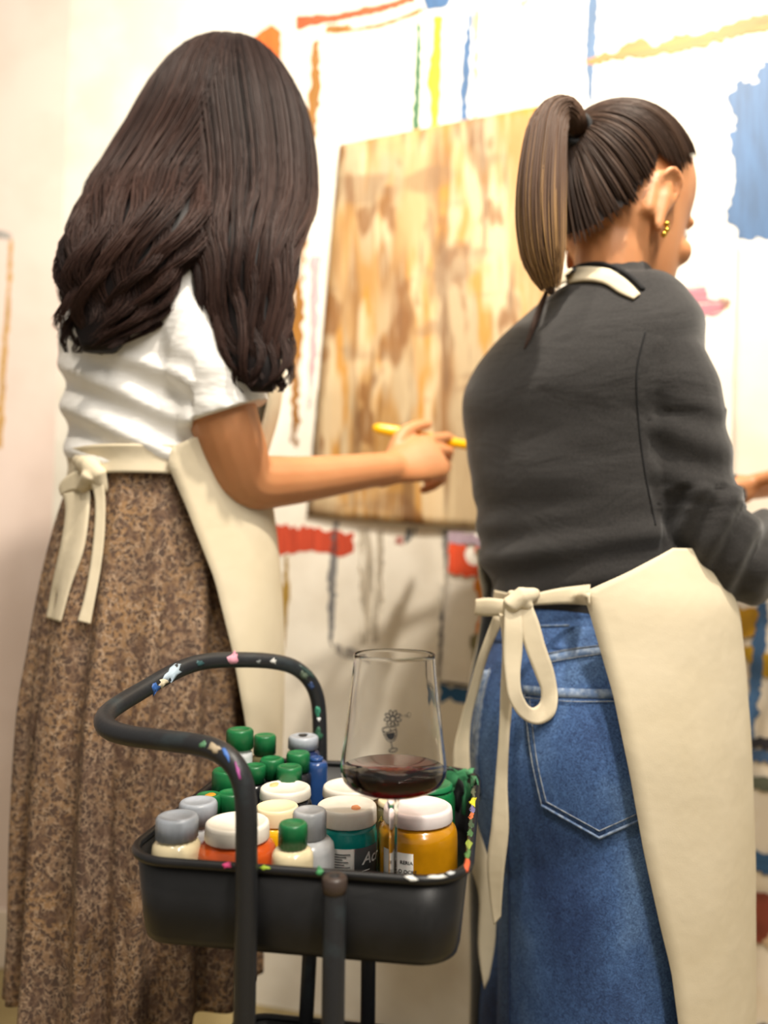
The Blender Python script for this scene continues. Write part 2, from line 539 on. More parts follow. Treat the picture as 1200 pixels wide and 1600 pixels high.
C2 = lambda poly, c, a=None, st=(50, 8, 1), jit=3, k=0: wpoly('paint_patch', poly, paint(c, a, st), off=0.0086 + k * 0.0005, th=0.0007, jit=jit, parent=c2, proj=lambda x, y: PW(x, y, 0.0086))
C2([(701, 831), (770, 838), (770, 866), (745, 852), (701, 848)], (196, 172, 190), 0.3)
C2([(701, 848), (728, 851), (727, 872), (740, 884), (772, 882), (772, 900), (735, 900), (700, 894)], (250, 84, 38))
C2([(741, 854), (775, 858), (775, 870), (742, 864)], (238, 96, 50), 0.2)
C2([(748, 888), (772, 884), (770, 940), (752, 945), (740, 915)], (250, 150, 20), jit=4)
C2([(744, 948), (768, 945), (762, 1002), (742, 990), (748, 970)], (246, 150, 26), 0.2, jit=4)
C2([(735, 995), (770, 975), (780, 1040), (745, 1048), (738, 1030)], (140, 134, 96), 0.2, jit=4)
C2([(690, 1064), (1000, 1106), (1000, 1110), (689, 1068)], (60, 62, 66), jit=1, k=1)

mgrey = NT('raw_cream_canvas'); washes(mgrey, rgba((232, 222, 205)), [(1.0, (4, 6, 1), 0.45, 0.7, (222, 208, 188), 0.8)], 0.15)
c3 = canvas('blank_canvas', [(1152, 378), (1420, 366), (1420, 920), (1140, 905)], mgrey.m,
            'plain cream canvas hanging at the right edge under the blue paint', off=0.003, wave=0.004, seed=9)
mw2 = NT('greyed_canvas'); washes(mw2, rgba((222, 208, 186)), [(1.0, (6, 5, 1), 0.5, 0.65, (206, 186, 152), 0.9), (1.0, (8, 3, 1), 0.56, 0.7, (240, 234, 222), 0.9)], 0.3)
c4 = canvas('painted_canvas', [(1030, 940), (1400, 945), (1400, 1680), (1030, 1610)], mw2.m,
            'abstract canvas with crossing blue, black and rust strokes at the lower right', off=0.003, wave=0.003, seed=13)
C4 = lambda poly, c, a=None, st=(40, 10, 1), jit=4, k=0: wpoly('paint_patch', poly, paint(c, a, st), off=0.0086 + k * 0.0006, th=0.0007, jit=jit, parent=c4, proj=lambda x, y: PW(x, y, 0.0086))
C4([(1080, 942), (1150, 946), (1145, 990), (1110, 985), (1080, 975)], (226, 170, 140), 0.4)
C4([(1148, 948), (1187, 950), (1180, 992), (1150, 1000)], (214, 160, 10), 0.2)
C4([(1138, 1010), (1158, 1008), (1180, 1012), (1230, 1040), (1230, 1062), (1196, 1058), (1172, 1035)], (214, 166, 14), 0.2)
C4([(1185, 940), (1199, 940), (1196, 1000), (1192, 1040), (1178, 1150), (1170, 1225), (1162, 1300), (1145, 1345), (1138, 1335), (1150, 1260), (1148, 1225), (1160, 1150), (1172, 1050)], (62, 104, 150), k=1)
C4([(1110, 1139), (1200, 1153), (1280, 1160), (1280, 1180), (1200, 1170), (1110, 1160)], (38, 36, 44), 0.16, H_, k=2)
C4([(1110, 1164), (1200, 1176), (1280, 1184), (1280, 1202), (1200, 1192), (1110, 1182)], (64, 98, 140), 0.25, H_)
C4([(1120, 1200), (1160, 1206), (1280, 1236), (1280, 1262), (1190, 1236), (1140, 1216)], (104, 108, 88), 0.16, H_, k=1)
C4([(1110, 1310), (1150, 1318), (1200, 1334), (1280, 1345), (1280, 1372), (1200, 1366), (1150, 1352), (1110, 1356)], (48, 96, 142), 0.2, H_, k=2)
C4([(1110, 1372), (1170, 1392), (1280, 1406), (1280, 1424), (1210, 1440), (1190, 1474), (1158, 1462), (1130, 1440), (1110, 1426)], (142, 58, 36), 0.2, (20, 20, 1), k=3)
C4([(1170, 1430), (1280, 1420), (1280, 1470), (1200, 1480)], (226, 190, 150), 0.3, k=1)
C4([(1142, 1360), (1156, 1350), (1150, 1405), (1142, 1400)], (60, 66, 60), 0.2)
C4([(1132, 1448), (1149, 1448), (1146, 1520), (1141, 1590), (1130, 1600), (1132, 1520)], (56, 62, 50), 0.16, k=4)
C4([(1128, 1588), (1200, 1603), (1280, 1612), (1280, 1625), (1200, 1618), (1128, 1604)], (40, 38, 40), 0.16, H_)
# ------------------------------------------------------------------ trolley
m_black = plain('black_powder_coat', (17, 17, 18), 0.4, (24, 24, 26), 30, bump=0.12, bscale=500, bdist=0.0005)
m_tube = NT('painted_tube')
m_tube.color(m_tube.mix(m_tube.ramp(m_tube.noise(14, detail=6), [(0.56, (0, 0, 0, 1)), (0.64, (0.5, 0.5, 0.5, 1))]), rgba((34, 35, 38)), rgba((50, 62, 66))))
m_tube.set(Roughness=0.42); m_tube.bump(m_tube.noise(250), 0.15)
m_tube = m_tube.m
m_cap = plain('brown_plastic_cap', (66, 54, 48), 0.4)
YAW = R(8.4)
TU = Vector((math.cos(YAW), -math.sin(YAW), 0)); TV = Vector((math.sin(YAW), math.cos(YAW), 0))
TC = Vector((-0.055, 0.836, 0))
RIM_Z = 0.674; TRAY_H = 0.078
TW, TD = 0.303, 0.335
trolley = empty('utility_trolley', (TC.x, TC.y, 0), 'black metal utility trolley smeared with paint, holding paint pots', 'trolley')
def rr(w, d, r, z, n=8):
    """rounded rectangle ring in trolley axes"""
    pts = []
    for cx, cy, a0 in ((w / 2 - r, d / 2 - r, 0), (-w / 2 + r, d / 2 - r, 90), (-w / 2 + r, -d / 2 + r, 180), (w / 2 - r, -d / 2 + r, 270)):
        for k in range(n + 1):
            a = R(a0 + 90 * k / n)
            pts.append(TC + TU * (cx + r * math.cos(a)) + TV * (cy + r * math.sin(a)) + Vector((0, 0, z)))
    return pts
trays = []
for zr in (RIM_Z, 0.352, 0.14):
    i = 0.007
    b = MB()
    rings = [rr(TW - 2 * i - 0.02, TD - 2 * i - 0.02, 0.03, zr - TRAY_H),
             rr(TW - 2 * i - 0.004, TD - 2 * i - 0.004, 0.035, zr - TRAY_H + 0.003),
             rr(TW - 2 * i, TD - 2 * i, 0.037, zr - TRAY_H + 0.010),
             rr(TW, TD, 0.042, zr - 0.004),
             rr(TW - 0.004, TD - 0.004, 0.040, zr - 0.004),
             rr(TW - 2 * i - 0.004, TD - 2 * i - 0.004, 0.034, zr - TRAY_H + 0.010),
             rr(TW - 2 * i - 0.012, TD - 2 * i - 0.012, 0.03, zr - TRAY_H + 0.004)]
    b.ring_loft(rings)
    t = b.build('tray', m_black, trolley)
    rim = MB()
    loop = rr(TW + 0.002, TD + 0.002, 0.043, zr - 0.001)
    n = len(loop)
    rings = []
    for k in range(n + 1):
        p = loop[k % n]; tt = (loop[(k + 1) % n] - loop[(k - 1) % n]).normalized()
        o_ = tt.cross(Vector((0, 0, 1)))
        rings.append([p + o_ * (0.0042 * math.cos(2 * PI * j / 8)) + Vector((0, 0, 0.0042 * math.sin(2 * PI * j / 8))) for j in range(8)])
    rim.ring_loft(rings, False, False)
    rim_o = rim.build('rim', m_black, t)
    trays.append((t, rim_o))
TR = 0.0095
def to_floor(px, py, d, k=1):
    p = P(px, py, d); return Vector((p.x, p.y, 0.07))
hp = [(385, 1420, .664), (385, 1330, .664), (385, 1275, .664), (382, 1236, .665), (373, 1206, .667), (356, 1184, .672), (333, 1170, .680), (300, 1162, .692),
      (250, 1156, .708), (205, 1150, .722), (176, 1142, .736), (163, 1131, .750), (166, 1117, .768), (185, 1101, .79), (225, 1077, .83), (262, 1055, .862), (292, 1041, .888), (325, 1033, .912),
      (370, 1031, .938), (420, 1033, .962), (456, 1041, .980), (480, 1059, .994), (494, 1085, 1.003), (499, 1120, 1.008), (500, 1190, 1.01)]
hpts = [P(*q) for q in cr(hp, 110)]
hpts = [Vector((hpts[0].x, hpts[0].y, 0.07))] + hpts + [P(478, 1600, 1.012), Vector((P(462, 1850, 1.012).x, 1.012, 0.07))]
handle = MB().tube(hpts, TR, 16).build('handle', m_tube, trolley)
# the second bent frame: front post with a plastic cap, rear post
fp = P(523, 1366, .650)
post = MB().tube([(fp.x, fp.y, 0.07), (fp.x, fp.y, RIM_Z - 0.004)], TR, 16).build('post', m_tube, trolley)
MB().lathe([(0.0098, RIM_Z - 0.010), (0.0105, RIM_Z - 0.006), (0.0105, RIM_Z + 0.001), (0.009, RIM_Z + 0.003), (0.0, RIM_Z + 0.0032)], (fp.x, fp.y, 0), 20).build('post_cap', m_cap, post)
rp = P(575, 1560, 1.008)
post2 = MB().tube([(rp.x, rp.y, 0.07), (rp.x, rp.y, RIM_Z - 0.01)], TR, 16).build('post', m_tube, trolley)
for c in (Vector((hpts[0].x, hpts[0].y, 0)), Vector((fp.x, fp.y, 0)), Vector((rp.x, rp.y, 0)), Vector((hpts[-1].x, 1.012, 0))):
    w = MB()
    w.ring_loft([[c + Vector((x, 0.028 * math.cos(2 * PI * j / 20), 0.028 + 0.028 * math.sin(2 * PI * j / 20))) for j in range(20)] for x in (-0.009, 0.009)])
    wo = w.build('caster', m_black, trolley, smooth=False)
    MB().box(c + Vector((0, 0, 0.064)), (0.026, 0.02, 0.014)).build('caster_fork', m_black, wo, smooth=False)

# dried paint on the frame and rim
tb = bvh_of(handle, trays[0][0], trays[0][1], post)
_sp = {}
def splat(px, py, rx, ry, c, rot=0.0, owner=None, th=0.0005, seed=0):
    hit, n = cast(tb, px, py)
    if hit is None: return
    rnd = random.Random(int(px * 7 + py * 13) + seed)
    d = hit.y / F
    vx = Vector((1, 0, 0)); vx = (vx - n * vx.dot(n)).normalized(); vy = n.cross(vx)
    N = 12
    rad = [0.55 + 0.9 * rnd.random() for _ in range(N)]
    b = MB()
    rings = []
    for s_, h in ((1.0, -0.0008), (0.94, th * 0.7), (0.5, th), (0.0, th)):
        ring = []
        for k in range(N):
            a = 2 * PI * k / N
            x = rx * rad[k] * s_ * math.cos(a); y = ry * rad[k] * s_ * math.sin(a)
            q = ray(px + x * math.cos(rot) - y * math.sin(rot), py + x * math.sin(rot) + y * math.cos(rot))
            hh, nn, _, _ = tb.ray_cast(CAM_POS, q.normalized())
            if hh is None or (hh - hit).length > 0.03:
                hh = hit + vx * (x * d) - vy * (y * d); nn = n
            if nn.dot(q) > 0: nn = -nn
            ring.append(hh + nn * h)
        rings.append(ring)
    b.ring_loft(rings, False, True)
    key = c
    if key not in _sp: _sp[key] = plain('dried_paint', c, 0.45)
    return b.build('paint_splat', _sp[key], owner or handle)
for q in ((365, 1027, 8, 10, (214, 150, 168)), (428, 1033, 5, 5, (190, 190, 186)), (270, 1052, 16, 10, (172, 190, 204), -0.5), (243, 1076, 10, 9, (48, 92, 160), -0.5),
          (256, 1066, 8, 7, (216, 204, 176), -0.5), (475, 1055, 9, 5, (92, 106, 90), 0.9), (487, 1072, 6, 5, (50, 70, 112), 0.9), (497, 1112, 4, 9, (66, 150, 120)), (498, 1124, 3, 3, (236, 238, 236)),
          (497, 1148, 6, 10, (50, 96, 72)), (482, 1050, 14, 4, (46, 66, 62), 0.7), (335, 1168, 10, 7, (176, 160, 134), 0.2), (318, 1164, 6, 6, (84, 130, 96), 0.2), (353, 1178, 4, 14, (62, 110, 186), -0.5),
          (372, 1205, 3, 13, (170, 80, 150), -0.25), (404, 1034, 4, 3, (120, 124, 124)), (312, 1036, 6, 4, (44, 78, 82))):
    splat(*q)
for q in ((355, 1352, 8, 5, (220, 70, 130)), (413, 1356, 8, 4, (150, 176, 50)), (500, 1362, 5, 7, (64, 140, 86), 0.5)):
    splat(*q, owner=trays[0][0])
for q in ((641, 1372, 11, 4, (238, 238, 232)), (684, 1370, 14, 3, (226, 226, 220)), (705, 1364, 6, 3, (200, 204, 206)),
          (729, 1352, 5, 9, (232, 96, 54)), (731, 1335, 5, 9, (86, 130, 70)), (732, 1318, 5, 8, (150, 168, 70)), (734, 1302, 5, 8, (70, 112, 66)), (735, 1288, 5, 7, (60, 84, 60)),
          (736, 1275, 5, 6, (196, 106, 62)), (737, 1264, 5, 7, (112, 106, 150)), (738, 1252, 6, 8, (214, 206, 44)), (739, 1238, 5, 7, (86, 92, 70)), (740, 1222, 7, 9, (70, 130, 92)), (733, 1205, 9, 6, (72, 136, 94))):
    splat(*q, owner=trays[0][1])
# wet green paint left inside the tray corner
for q in ((716, 1214, 20, 14, (58, 128, 84)), (704, 1236, 12, 18, (52, 120, 78)), (727, 1240, 8, 26, (62, 130, 88)), (722, 1216, 8, 8, (92, 150, 110))):
    splat(*q, owner=trays[0][0], th=0.001)
splat(717, 1240, 10, 22, (16, 18, 18), owner=trays[0][0], th=0.0018)

# ------------------------------------------------------------------ paint pots and bottles
FLOOR_Z = RIM_Z - TRAY_H + 0.0042
G_CAP = plain('green_plastic', (26, 112, 62), 0.35, (22, 100, 56), 40)
GREY_CAP = plain('grey_plastic', (166, 172, 182), 0.35, (154, 160, 168), 40)
SILVER = plain('silver_grey_plastic', (170, 172, 174), 0.3, (158, 160, 164), 60)
WHITE_LID = plain('white_plastic', (240, 234, 222), 0.4, (232, 224, 210), 50)
PINK_LID = plain('pinkish_white_plastic', (238, 228, 226), 0.4, (232, 212, 208), 18)
CREAM_LID = plain('cream_plastic', (238, 220, 180), 0.4)
def paintmat(c): return plain('paint_in_plastic', c, 0.22, tuple(int(x * .92) for x in c), 30, Coat_Weight=0.4)
MAT = {k: paintmat(v) for k, v in dict(cream=(232, 216, 176), orange=(200, 82, 26), teal=(0, 146, 140), ochre=(206, 142, 14), yellow=(236, 184, 20), blue=(40, 74, 132), dblue=(30, 44, 84), grey=(186, 188, 190),
                                       dark=(34, 34, 38), green=(20, 110, 60), brown=(92, 70, 46), pale=(206, 208, 210), olive=(110, 104, 70)).items()}
LABEL_W = plain('paper_label', (222, 220, 214), 0.6); LABEL_D = plain('dark_label', (58, 60, 62), 0.5)
INK = plain('black_ink', (26, 26, 28), 0.6); INK_W = plain('white_ink', (232, 232, 228), 0.6)

def ribbed(b, r, z0, z1, c, n=40, amp=0.04):
    rings = []
    for z, s_ in ((z0, 1), (z1 - 0.003, 1)):
        rings.append([Vector((c[0] + r * s_ * (1 + (amp if j % 2 else 0)) * math.cos(2 * PI * j / n), c[1] + r * s_ * (1 + (amp if j % 2 else 0)) * math.sin(2 * PI * j / n), z)) for j in range(n)])
    for z, s_ in ((z1 - 0.001, 0.97), (z1, 0.9), (z1, 0.7), (z1 - 0.0008, 0.66), (z1 - 0.0008, 0.0)):
        rings.append([Vector((c[0] + r * s_ * math.cos(2 * PI * j / n), c[1] + r * s_ * math.sin(2 * PI * j / n), z)) for j in range(n)])
    b.ring_loft(rings)
    return b
def fit(px, ypx, d, half_px):
    """nudge a pot until its foot clears the tray walls (same apparent size and place)"""
    for _ in range(80):
        c = P(px, ypx, d); r = half_px * d / F
        q = c - TC; u, v_ = q.dot(TU), q.dot(TV)
        lim_u = TW / 2 - 0.0135 - r; lim_v = TD / 2 - 0.0135 - r
        if v_ < -lim_v: d += 0.002; continue
        if v_ > lim_v: d -= 0.002; continue
        if u < -lim_u: px += 1; continue
        if u > lim_u: px -= 1; continue
        break
    return px, d
def tilt(o, ang, axis, base):
    M = Matrix.Translation(base) @ Matrix.Rotation(ang, 4, axis) @ Matrix.Translation(-Vector(base))
    o.matrix_basis = M @ o.matrix_basis
def bottle(px, ytop, d, cap_w, cap_h, cap_mat, body_mat, label, body_w=None, neck=None, group=None, tip=None, raise_=0.0):
    """small squeeze bottle: cap width / height in pixels, standing on the tray floor"""
    px, d = fit(px, ytop + cap_w * 0.12, d, (body_w or cap_w * 1.25) / 2)
    s = d / F
    c = P(px, ytop + cap_w * 0.12, d); top = c.z
    rc = cap_w * s / 2; hc = (cap_h - 0.24 * cap_w) * s
    rb = (body_w * s / 2) if body_w else rc * 1.25
    z0 = FLOOR_Z + raise_; zc = top - hc
    root = empty('paint_bottle', (c.x, c.y, z0), label, 'bottle', group)
    b = MB().lathe([(rb * 0.86, z0), (rb * 0.97, z0 + 0.002), (rb, z0 + 0.006), (rb, zc - rb * 0.42 - 0.002), (rb * 0.96, zc - rb * 0.25), (rb * 0.8, zc - rb * 0.08), (rc * 0.86, zc - 0.001), (rc * 0.84, zc + 0.003)], (c.x, c.y, 0), 28)
    bo = b.build('body', body_mat, root)
    k = ribbed(MB(), rc, zc + 0.0006, top, (c.x, c.y))
    k.build('cap', cap_mat, root)
    if tip:
        tilt(root, tip[0], tip[1], Vector((c.x, c.y, z0)))
    return root
def jar(px, ytop, d, lid_w, lid_h, lid_mat, body_mat, label, body_w=None, lab=None):
    px, d = fit(px, ytop + lid_w * 0.13, d, (body_w or lid_w * 1.12) / 2)
    s = d / F
    c = P(px, ytop + lid_w * 0.13, d); top = c.z
    rl = lid_w * s / 2; hl = (lid_h - 0.24 * lid_w) * s; rb = body_w * s / 2 if body_w else rl * 1.12
    z0 = FLOOR_Z; zc = top - hl
    root = empty('paint_jar', (c.x, c.y, z0), label, 'jar')
    MB().lathe([(rb * 0.9, z0), (rb * 0.98, z0 + 0.002), (rb, z0 + 0.006), (rb, zc - rb * 0.5), (rb * 0.99, zc - rb * 0.3), (rb * 0.95, zc - rb * 0.17), (rl * 0.97, zc - rb * 0.06), (rl * 0.9, zc - 0.001), (rl * 0.88, zc + 0.004)], (c.x, c.y, 0), 40).build('body', body_mat, root)
    n = 64; b = MB(); rings = []
    for z, s_, a in ((zc, 0.99, 0.006), (zc + 0.001, 1.0, 0.008), (top - 0.0035, 0.985, 0.008), (top - 0.001, 0.97, 0), (top, 0.93, 0), (top, 0.84, 0), (top - 0.0012, 0.81, 0), (top - 0.0012, 0, 0)):
        rings.append([Vector((c.x + rl * s_ * (1 + (a if j % 2 else 0)) * math.cos(2 * PI * j / n), c.y + rl * s_ * (1 + (a if j % 2 else 0)) * math.sin(2 * PI * j / n), z)) for j in range(n)])
    b.ring_loft(rings).build('lid', lid_mat, root)
    return root, Vector((c.x, c.y, 0)), rb, zc, top
def wrap(c, r, a, z):
    """point on a cylinder; angle a measured from the direction to the camera, positive to the right"""
    base = math.atan2(-c.y, -c.x)
    return Vector((c.x + r * math.cos(base + a), c.y + r * math.sin(base + a), z))
def label_patch(root, c, r, a0, a1, z0, z1, mat, name='label', off=0.0006, cornr=0.0):
    rows = []
    for i in range(2):
        z = z0 + (z1 - z0) * i
        rows.append([wrap(c, r + off, a0 + (a1 - a0) * j / 16, z) for j in range(17)])
    return MB().grid(rows).build(name, mat, root, solid=0.0003, offset=1)
def text_mesh(body, size, shear=0.0, bold=0.0):
    cu = bpy.data.curves.new('lettering', 'FONT'); cu.body = body; cu.size = size; cu.shear = shear; cu.offset = bold
    cu.resolution_u = 3
    o = bpy.data.objects.new('tmp', cu); COL.objects.link(o)
    me = bpy.data.meshes.new_from_object(o.evaluated_get(bpy.context.evaluated_depsgraph_get()))
    bpy.data.objects.remove(o, do_unlink=True)
    return me
def wrap_text(root, c, r, a, z, body, size, mat, shear=0.0, bold=0.0, off=0.0012):
    me = text_mesh(body, size, shear, bold)
    for v in me.vertices:
        v.co = wrap(c, r + off, a + v.co.x / r, z + v.co.y)
    me.materials.clear(); me.materials.append(mat)
    o = bpy.data.objects.new('lettering', me); COL.objects.link(o); attach(o, root)
    return o

# front row
bottle(266, 1266, .722, 62, 48, GREY_CAP, MAT['cream'], 'cream paint bottle with blurred grey cap at the tray\'s left front corner', 74)
bottle(304, 1244, .785, 56, 46, GREY_CAP, MAT['grey'], 'grey-capped paint bottle behind the cream bottle at the tray\'s left', 56)
jar(371, 1270, .735, 98, 48, WHITE_LID, MAT['orange'], 'white-lidded jar of burnt orange paint behind the trolley\'s front upright', 120)
bottle(458, 1280, .694, 43, 46, G_CAP, MAT['cream'], 'small cream bottle with ribbed green cap at the tray\'s front', 64)
bottle(484, 1259, .738, 50, 52, SILVER, MAT['pale'], 'pale grey paint bottle with silver-grey cap beside the turquoise jar', 78)
tj, tc_, tr_, tz, tt_ = jar(542, 1244, .785, 92, 47, WHITE_LID, MAT['teal'], 'white-lidded jar of turquoise paint with a printed black and white label', 94)
oj, oc_, orr, oz, ot_ = jar(655, 1244, .792, 106, 46, PINK_LID, MAT['ochre'], 'jar of yellow ochre paint with pinkish white lid, behind the wine glass stem', 122)
# labels on the two front jars
zl0, zl1 = tz - 0.050, tz - 0.017
lw = label_patch(tj, tc_, tr_, -1.05, 0.25, zl0, zl1, LABEL_W)
ld = label_patch(tj, tc_, tr_, 0.25, 1.25, zl0, zl1, LABEL_D)
wrap_text(ld, tc_, tr_, 0.50, zl1 - 0.0155, 'Acr', 0.0155, INK_W, 0.25, 0.0002)
for k in range(11):
    z = zl1 - 0.005 - k * 0.0024
    a1 = 0.12 - 0.06 * ((k * 37) % 5)
    label_patch(lw, tc_, tr_, -0.75, a1, z, z + 0.0007, plain('grey_ink', (120, 120, 120), 0.6) if k == 0 else bpy.data.materials['grey_ink'], 'text_line', 0.0011)
for k in range(3):
    z = zl1 - 0.022 - k * 0.003
    label_patch(ld, tc_, tr_, 0.5, 0.8 - 0.06 * k, z, z + 0.0006, INK_W, 'text_line', 0.0011)
ol = label_patch(oj, oc_, orr, -0.95, -0.10, oz - 0.062, oz - 0.020, LABEL_W)
for k, (s_, a) in enumerate((('RERIA', -0.42), ('LO OCRE', -0.52), ('53', -0.30))):
    wrap_text(ol, oc_, orr, a, oz - 0.030 - k * 0.0085, s_, 0.0048, INK, 0, 0.00008)
# behind
jar(446, 1219, .86, 78, 34, WHITE_LID, MAT['dark'], 'large white jar lid in front of the green-capped bottles', 84)
jar(433, 1250, .79, 66, 40, CREAM_LID, MAT['yellow'], 'cream-lidded jar of yellow paint behind the front green cap', 72)
jar(549, 1215, .885, 88, 36, WHITE_LID, MAT['brown'], 'white-lidded jar behind the turquoise jar, under the wine glass bowl', 94)
j4, c4_, r4_, z4_, t4_ = jar(628, 1238, .862, 74, 26, CREAM_LID, MAT['olive'], 'cream-lidded olive jar half hidden behind the yellow ochre jar', 80)
wrap_text(j4, c4_, r4_, -1.0, z4_ - 0.014, 'Ac', 0.011, plain('yellow_ink', (226, 196, 90), 0.5), 0.2)
jar(668, 1213, .925, 78, 26, plain('green_lid', (30, 116, 70), 0.3), MAT['green'], 'green jar behind the wine glass bowl at the tray\'s far right', 84)
gb = 'green-capped bottles at the back of the tray'
bottle(326, 1236, .825, 38, 42, G_CAP, MAT['green'], 'green-capped bottle with dried orange paint on its cap, behind the grey caps', 38, group=gb)
bottle(346, 1196, .872, 46, 54, G_CAP, MAT['green'], 'wide green cap seen through the curve of the handle', 46, group=gb)
bottle(362, 1232, .835, 42, 48, G_CAP, MAT['green'], 'green bottle cap just left of the handle\'s upright, behind the orange jar', 42, group=gb)
bottle(371, 1134, .915, 40, 40, G_CAP, MAT['pale'], 'green-capped pale bottle, leftmost of the far row', 40, group=gb)
bottle(414, 1144, .945, 33, 37, G_CAP, MAT['olive'], 'upright slim green-capped bottle standing tallest against the pale wall', 42, group=gb)
bottle(466, 1171, .925, 35, 37, G_CAP, MAT['dark'], 'green-capped bottle directly in front of the grey cap on the blue bottle', 42, group=gb)
bottle(425, 1180, .915, 36, 38, G_CAP, MAT['dark'], 'green-capped bottle, middle of the cluster below the slim one', 42, group=gb)
bottle(398, 1191, .898, 34, 34, G_CAP, MAT['dark'], 'green-capped bottle nearest the handle\'s upright in the back cluster', 40, group=gb)
bottle(452, 1192, .893, 38, 32, G_CAP, MAT['dark'], 'green-capped bottle directly behind the large white jar lid', 42, group=gb)
bb = bottle(474, 1144, .962, 45, 30, GREY_CAP, MAT['dblue'], 'dark blue bottle with grey printed cap at the tray\'s far edge', 52)
bottle(494, 1180, .938, 22, 10, MAT['blue'], MAT['blue'], 'blue paint bottle beside the green caps, below the grey printed cap', 36)
# dried paint on the caps
def cap_blob(bottle_root, px, py, w, mat):
    cap = [c for c in bottle_root.children if c.name.startswith(('cap', 'lid'))][0]
    bv = bvh_of(cap)
    hit, n = cast(bv, px, py)
    if hit is None: return
    s = hit.y / F
    ring = []
    rnd = random.Random(int(px))
    for sc, h in ((1, -0.0006), (0.85, 0.0006), (0, 0.0009)):
        ring.append([hit + Vector((w * s * sc * (0.7 + 0.5 * random.Random(k + int(px)).random()) * math.cos(2 * PI * k / 10), 1.6 * w * s * sc * math.sin(2 * PI * k / 10), h)) for k in range(10)])
    MB().ring_loft(ring, False, True).build('paint_blob', mat, cap)
for r_ in list(bpy.data.objects):
    l = r_.get('label', '')
    if l.startswith('green-capped bottle with dried orange'): cap_blob(r_, 328, 1243, 9, plain('dried_paint', (224, 150, 40), 0.5))
    if 'turquoise paint with' in l: cap_blob(r_, 556, 1262, 8, plain('dried_paint', (232, 150, 96), 0.5))
    if 'under the wine glass bowl' in l: cap_blob(r_, 564, 1237, 4, plain('dried_paint', (224, 196, 60), 0.5))
    if l.startswith('large white jar lid'): cap_blob(r_, 428, 1226, 9, plain('dried_paint', (222, 190, 130), 0.5))
    if l.startswith('dark blue bottle with grey'):
        cap_blob(r_, 474, 1149, 8, INK)

# ------------------------------------------------------------------ wine glass
mg = NT('clear_glass'); mg.set(Roughness=0.0, IOR=1.33); mg.b.inputs['Transmission Weight'].default_value = 1.0; mg.color((1, 1, 1, 1))
mg = mg.m
GD = 0.708
gx = P(615, 1200, GD).x
gz = lambda y: P(615, y, GD).z
gr = lambda w: w / 2 * GD / F
z_rim = gz(1022); z_base = FLOOR_Z
wg = empty('wine_glass', (gx, GD, z_base), 'clear stemmed wine glass with red wine and a printed flower motif', 'wine glass')
outer = [(gr(163.5) * 0.0 + 0.0045, gz(1243)), (0.012, gz(1240.5)), (gr(90), gz(1235)), (gr(126), gz(1229)), (gr(150), gz(1220)), (gr(161), gz(1208)), (gr(163), gz(1195)), (gr(160), gz(1180)), (gr(152), gz(1150)), (gr(144), gz(1115)), (gr(136), gz(1080)), (gr(130), gz(1050)), (gr(126), z_rim)]
outer = cr(outer, 48)
th_ = 0.0011
inner = [(max(r - th_, 0.0), z + (0.0016 if i < 14 else 0.0)) for i, (r, z) in enumerate(outer)]
prof = outer + [(outer[-1][0] - th_ * 0.5, z_rim + 0.0006)] + list(reversed(inner[2:])) + [(0.0, inner[2][1] - 0.0002)]
C0 = (gx, GD, 0)
bowl = MB().lathe(prof, C0, 96, cap0=False, cap1=False).build('bowl', mg, wg)
stem = [(0.0, gz(1242.6)), (0.0045, gz(1243)), (gr(19), gz(1252)), (gr(14), gz(1275)), (gr(13), gz(1320)), (gr(13), gz(1365)), (0.0042, z_base + 0.012), (0.007, z_base + 0.0065), (0.016, z_base + 0.0038), (0.030, z_base + 0.0022), (0.0325, z_base + 0.0012), (0.033, z_base + 0.0004), (0.032, z_base), (0.0, z_base + 0.0002)]
MB().lathe(cr(stem[1:], 60), C0, 48).build('stem_and_foot', mg, wg)
mw = NT('red_wine')
mw.color(rgba((92, 8, 14))); mw.set(Roughness=0.0, IOR=1.34); mw.b.inputs['Transmission Weight'].default_value = 1.0
mw.b.inputs['Base Color'].default_value = (0.085, 0.005, 0.007, 1)
mw = mw.m
zw = gz(1199)
wi = [(r + 0.00025, z - 0.0002) for r, z in inner if z < zw]
wi = [(0.0, wi[2][1] - 0.0002)] + wi[2:] + [(lerp_tab([(z, r) for r, z in inner[10:]], zw) + 0.0002, zw), (0.0, zw)]
wine = MB().lathe(wi, C0, 64, False, False).build('red_wine', mw)
tag(wine, 'shallow pool of dark red wine in the glass', 'wine')
# printed motif, curved onto the bowl
gb_ = bvh_of(bowl)
def K(x, y): return (500 + x * 0.21667, 1000 + y * 0.21667)
motif = MB()
def line(pts, w=0.00052):
    pts = [cast(gb_, *K(*p), 0.0004)[0] for p in pts]
    motif.tube([p for p in pts if p], w, 6, flat=0.6, cap=False)
def loop(cx, cy, rx, ry, rot=0, n=14, w=0.00050):
    line([(cx + rx * math.cos(t) * math.cos(rot) - ry * math.sin(t) * math.sin(rot), cy + rx * math.cos(t) * math.sin(rot) + ry * math.sin(t) * math.cos(rot)) for t in [2 * PI * k / n for k in range(n + 1)]], w)
loop(525, 568, 17, 18)
for k in range(9):
    a = 2 * PI * k / 9 + 0.2
    loop(525 + 40 * math.cos(a), 566 + 40 * math.sin(a), 22, 11, a)
line([(450, 640), (470, 630), (545, 622), (551, 655), (550, 690), (537, 722), (508, 736), (482, 718), (465, 685), (450, 640)])
line([(452, 655), (480, 668), (545, 645)])
line([(508, 636), (508, 665)])
line([(514, 736), (520, 770), (527, 786)], 0.0005)
loop(528, 794, 30, 13, -0.25)
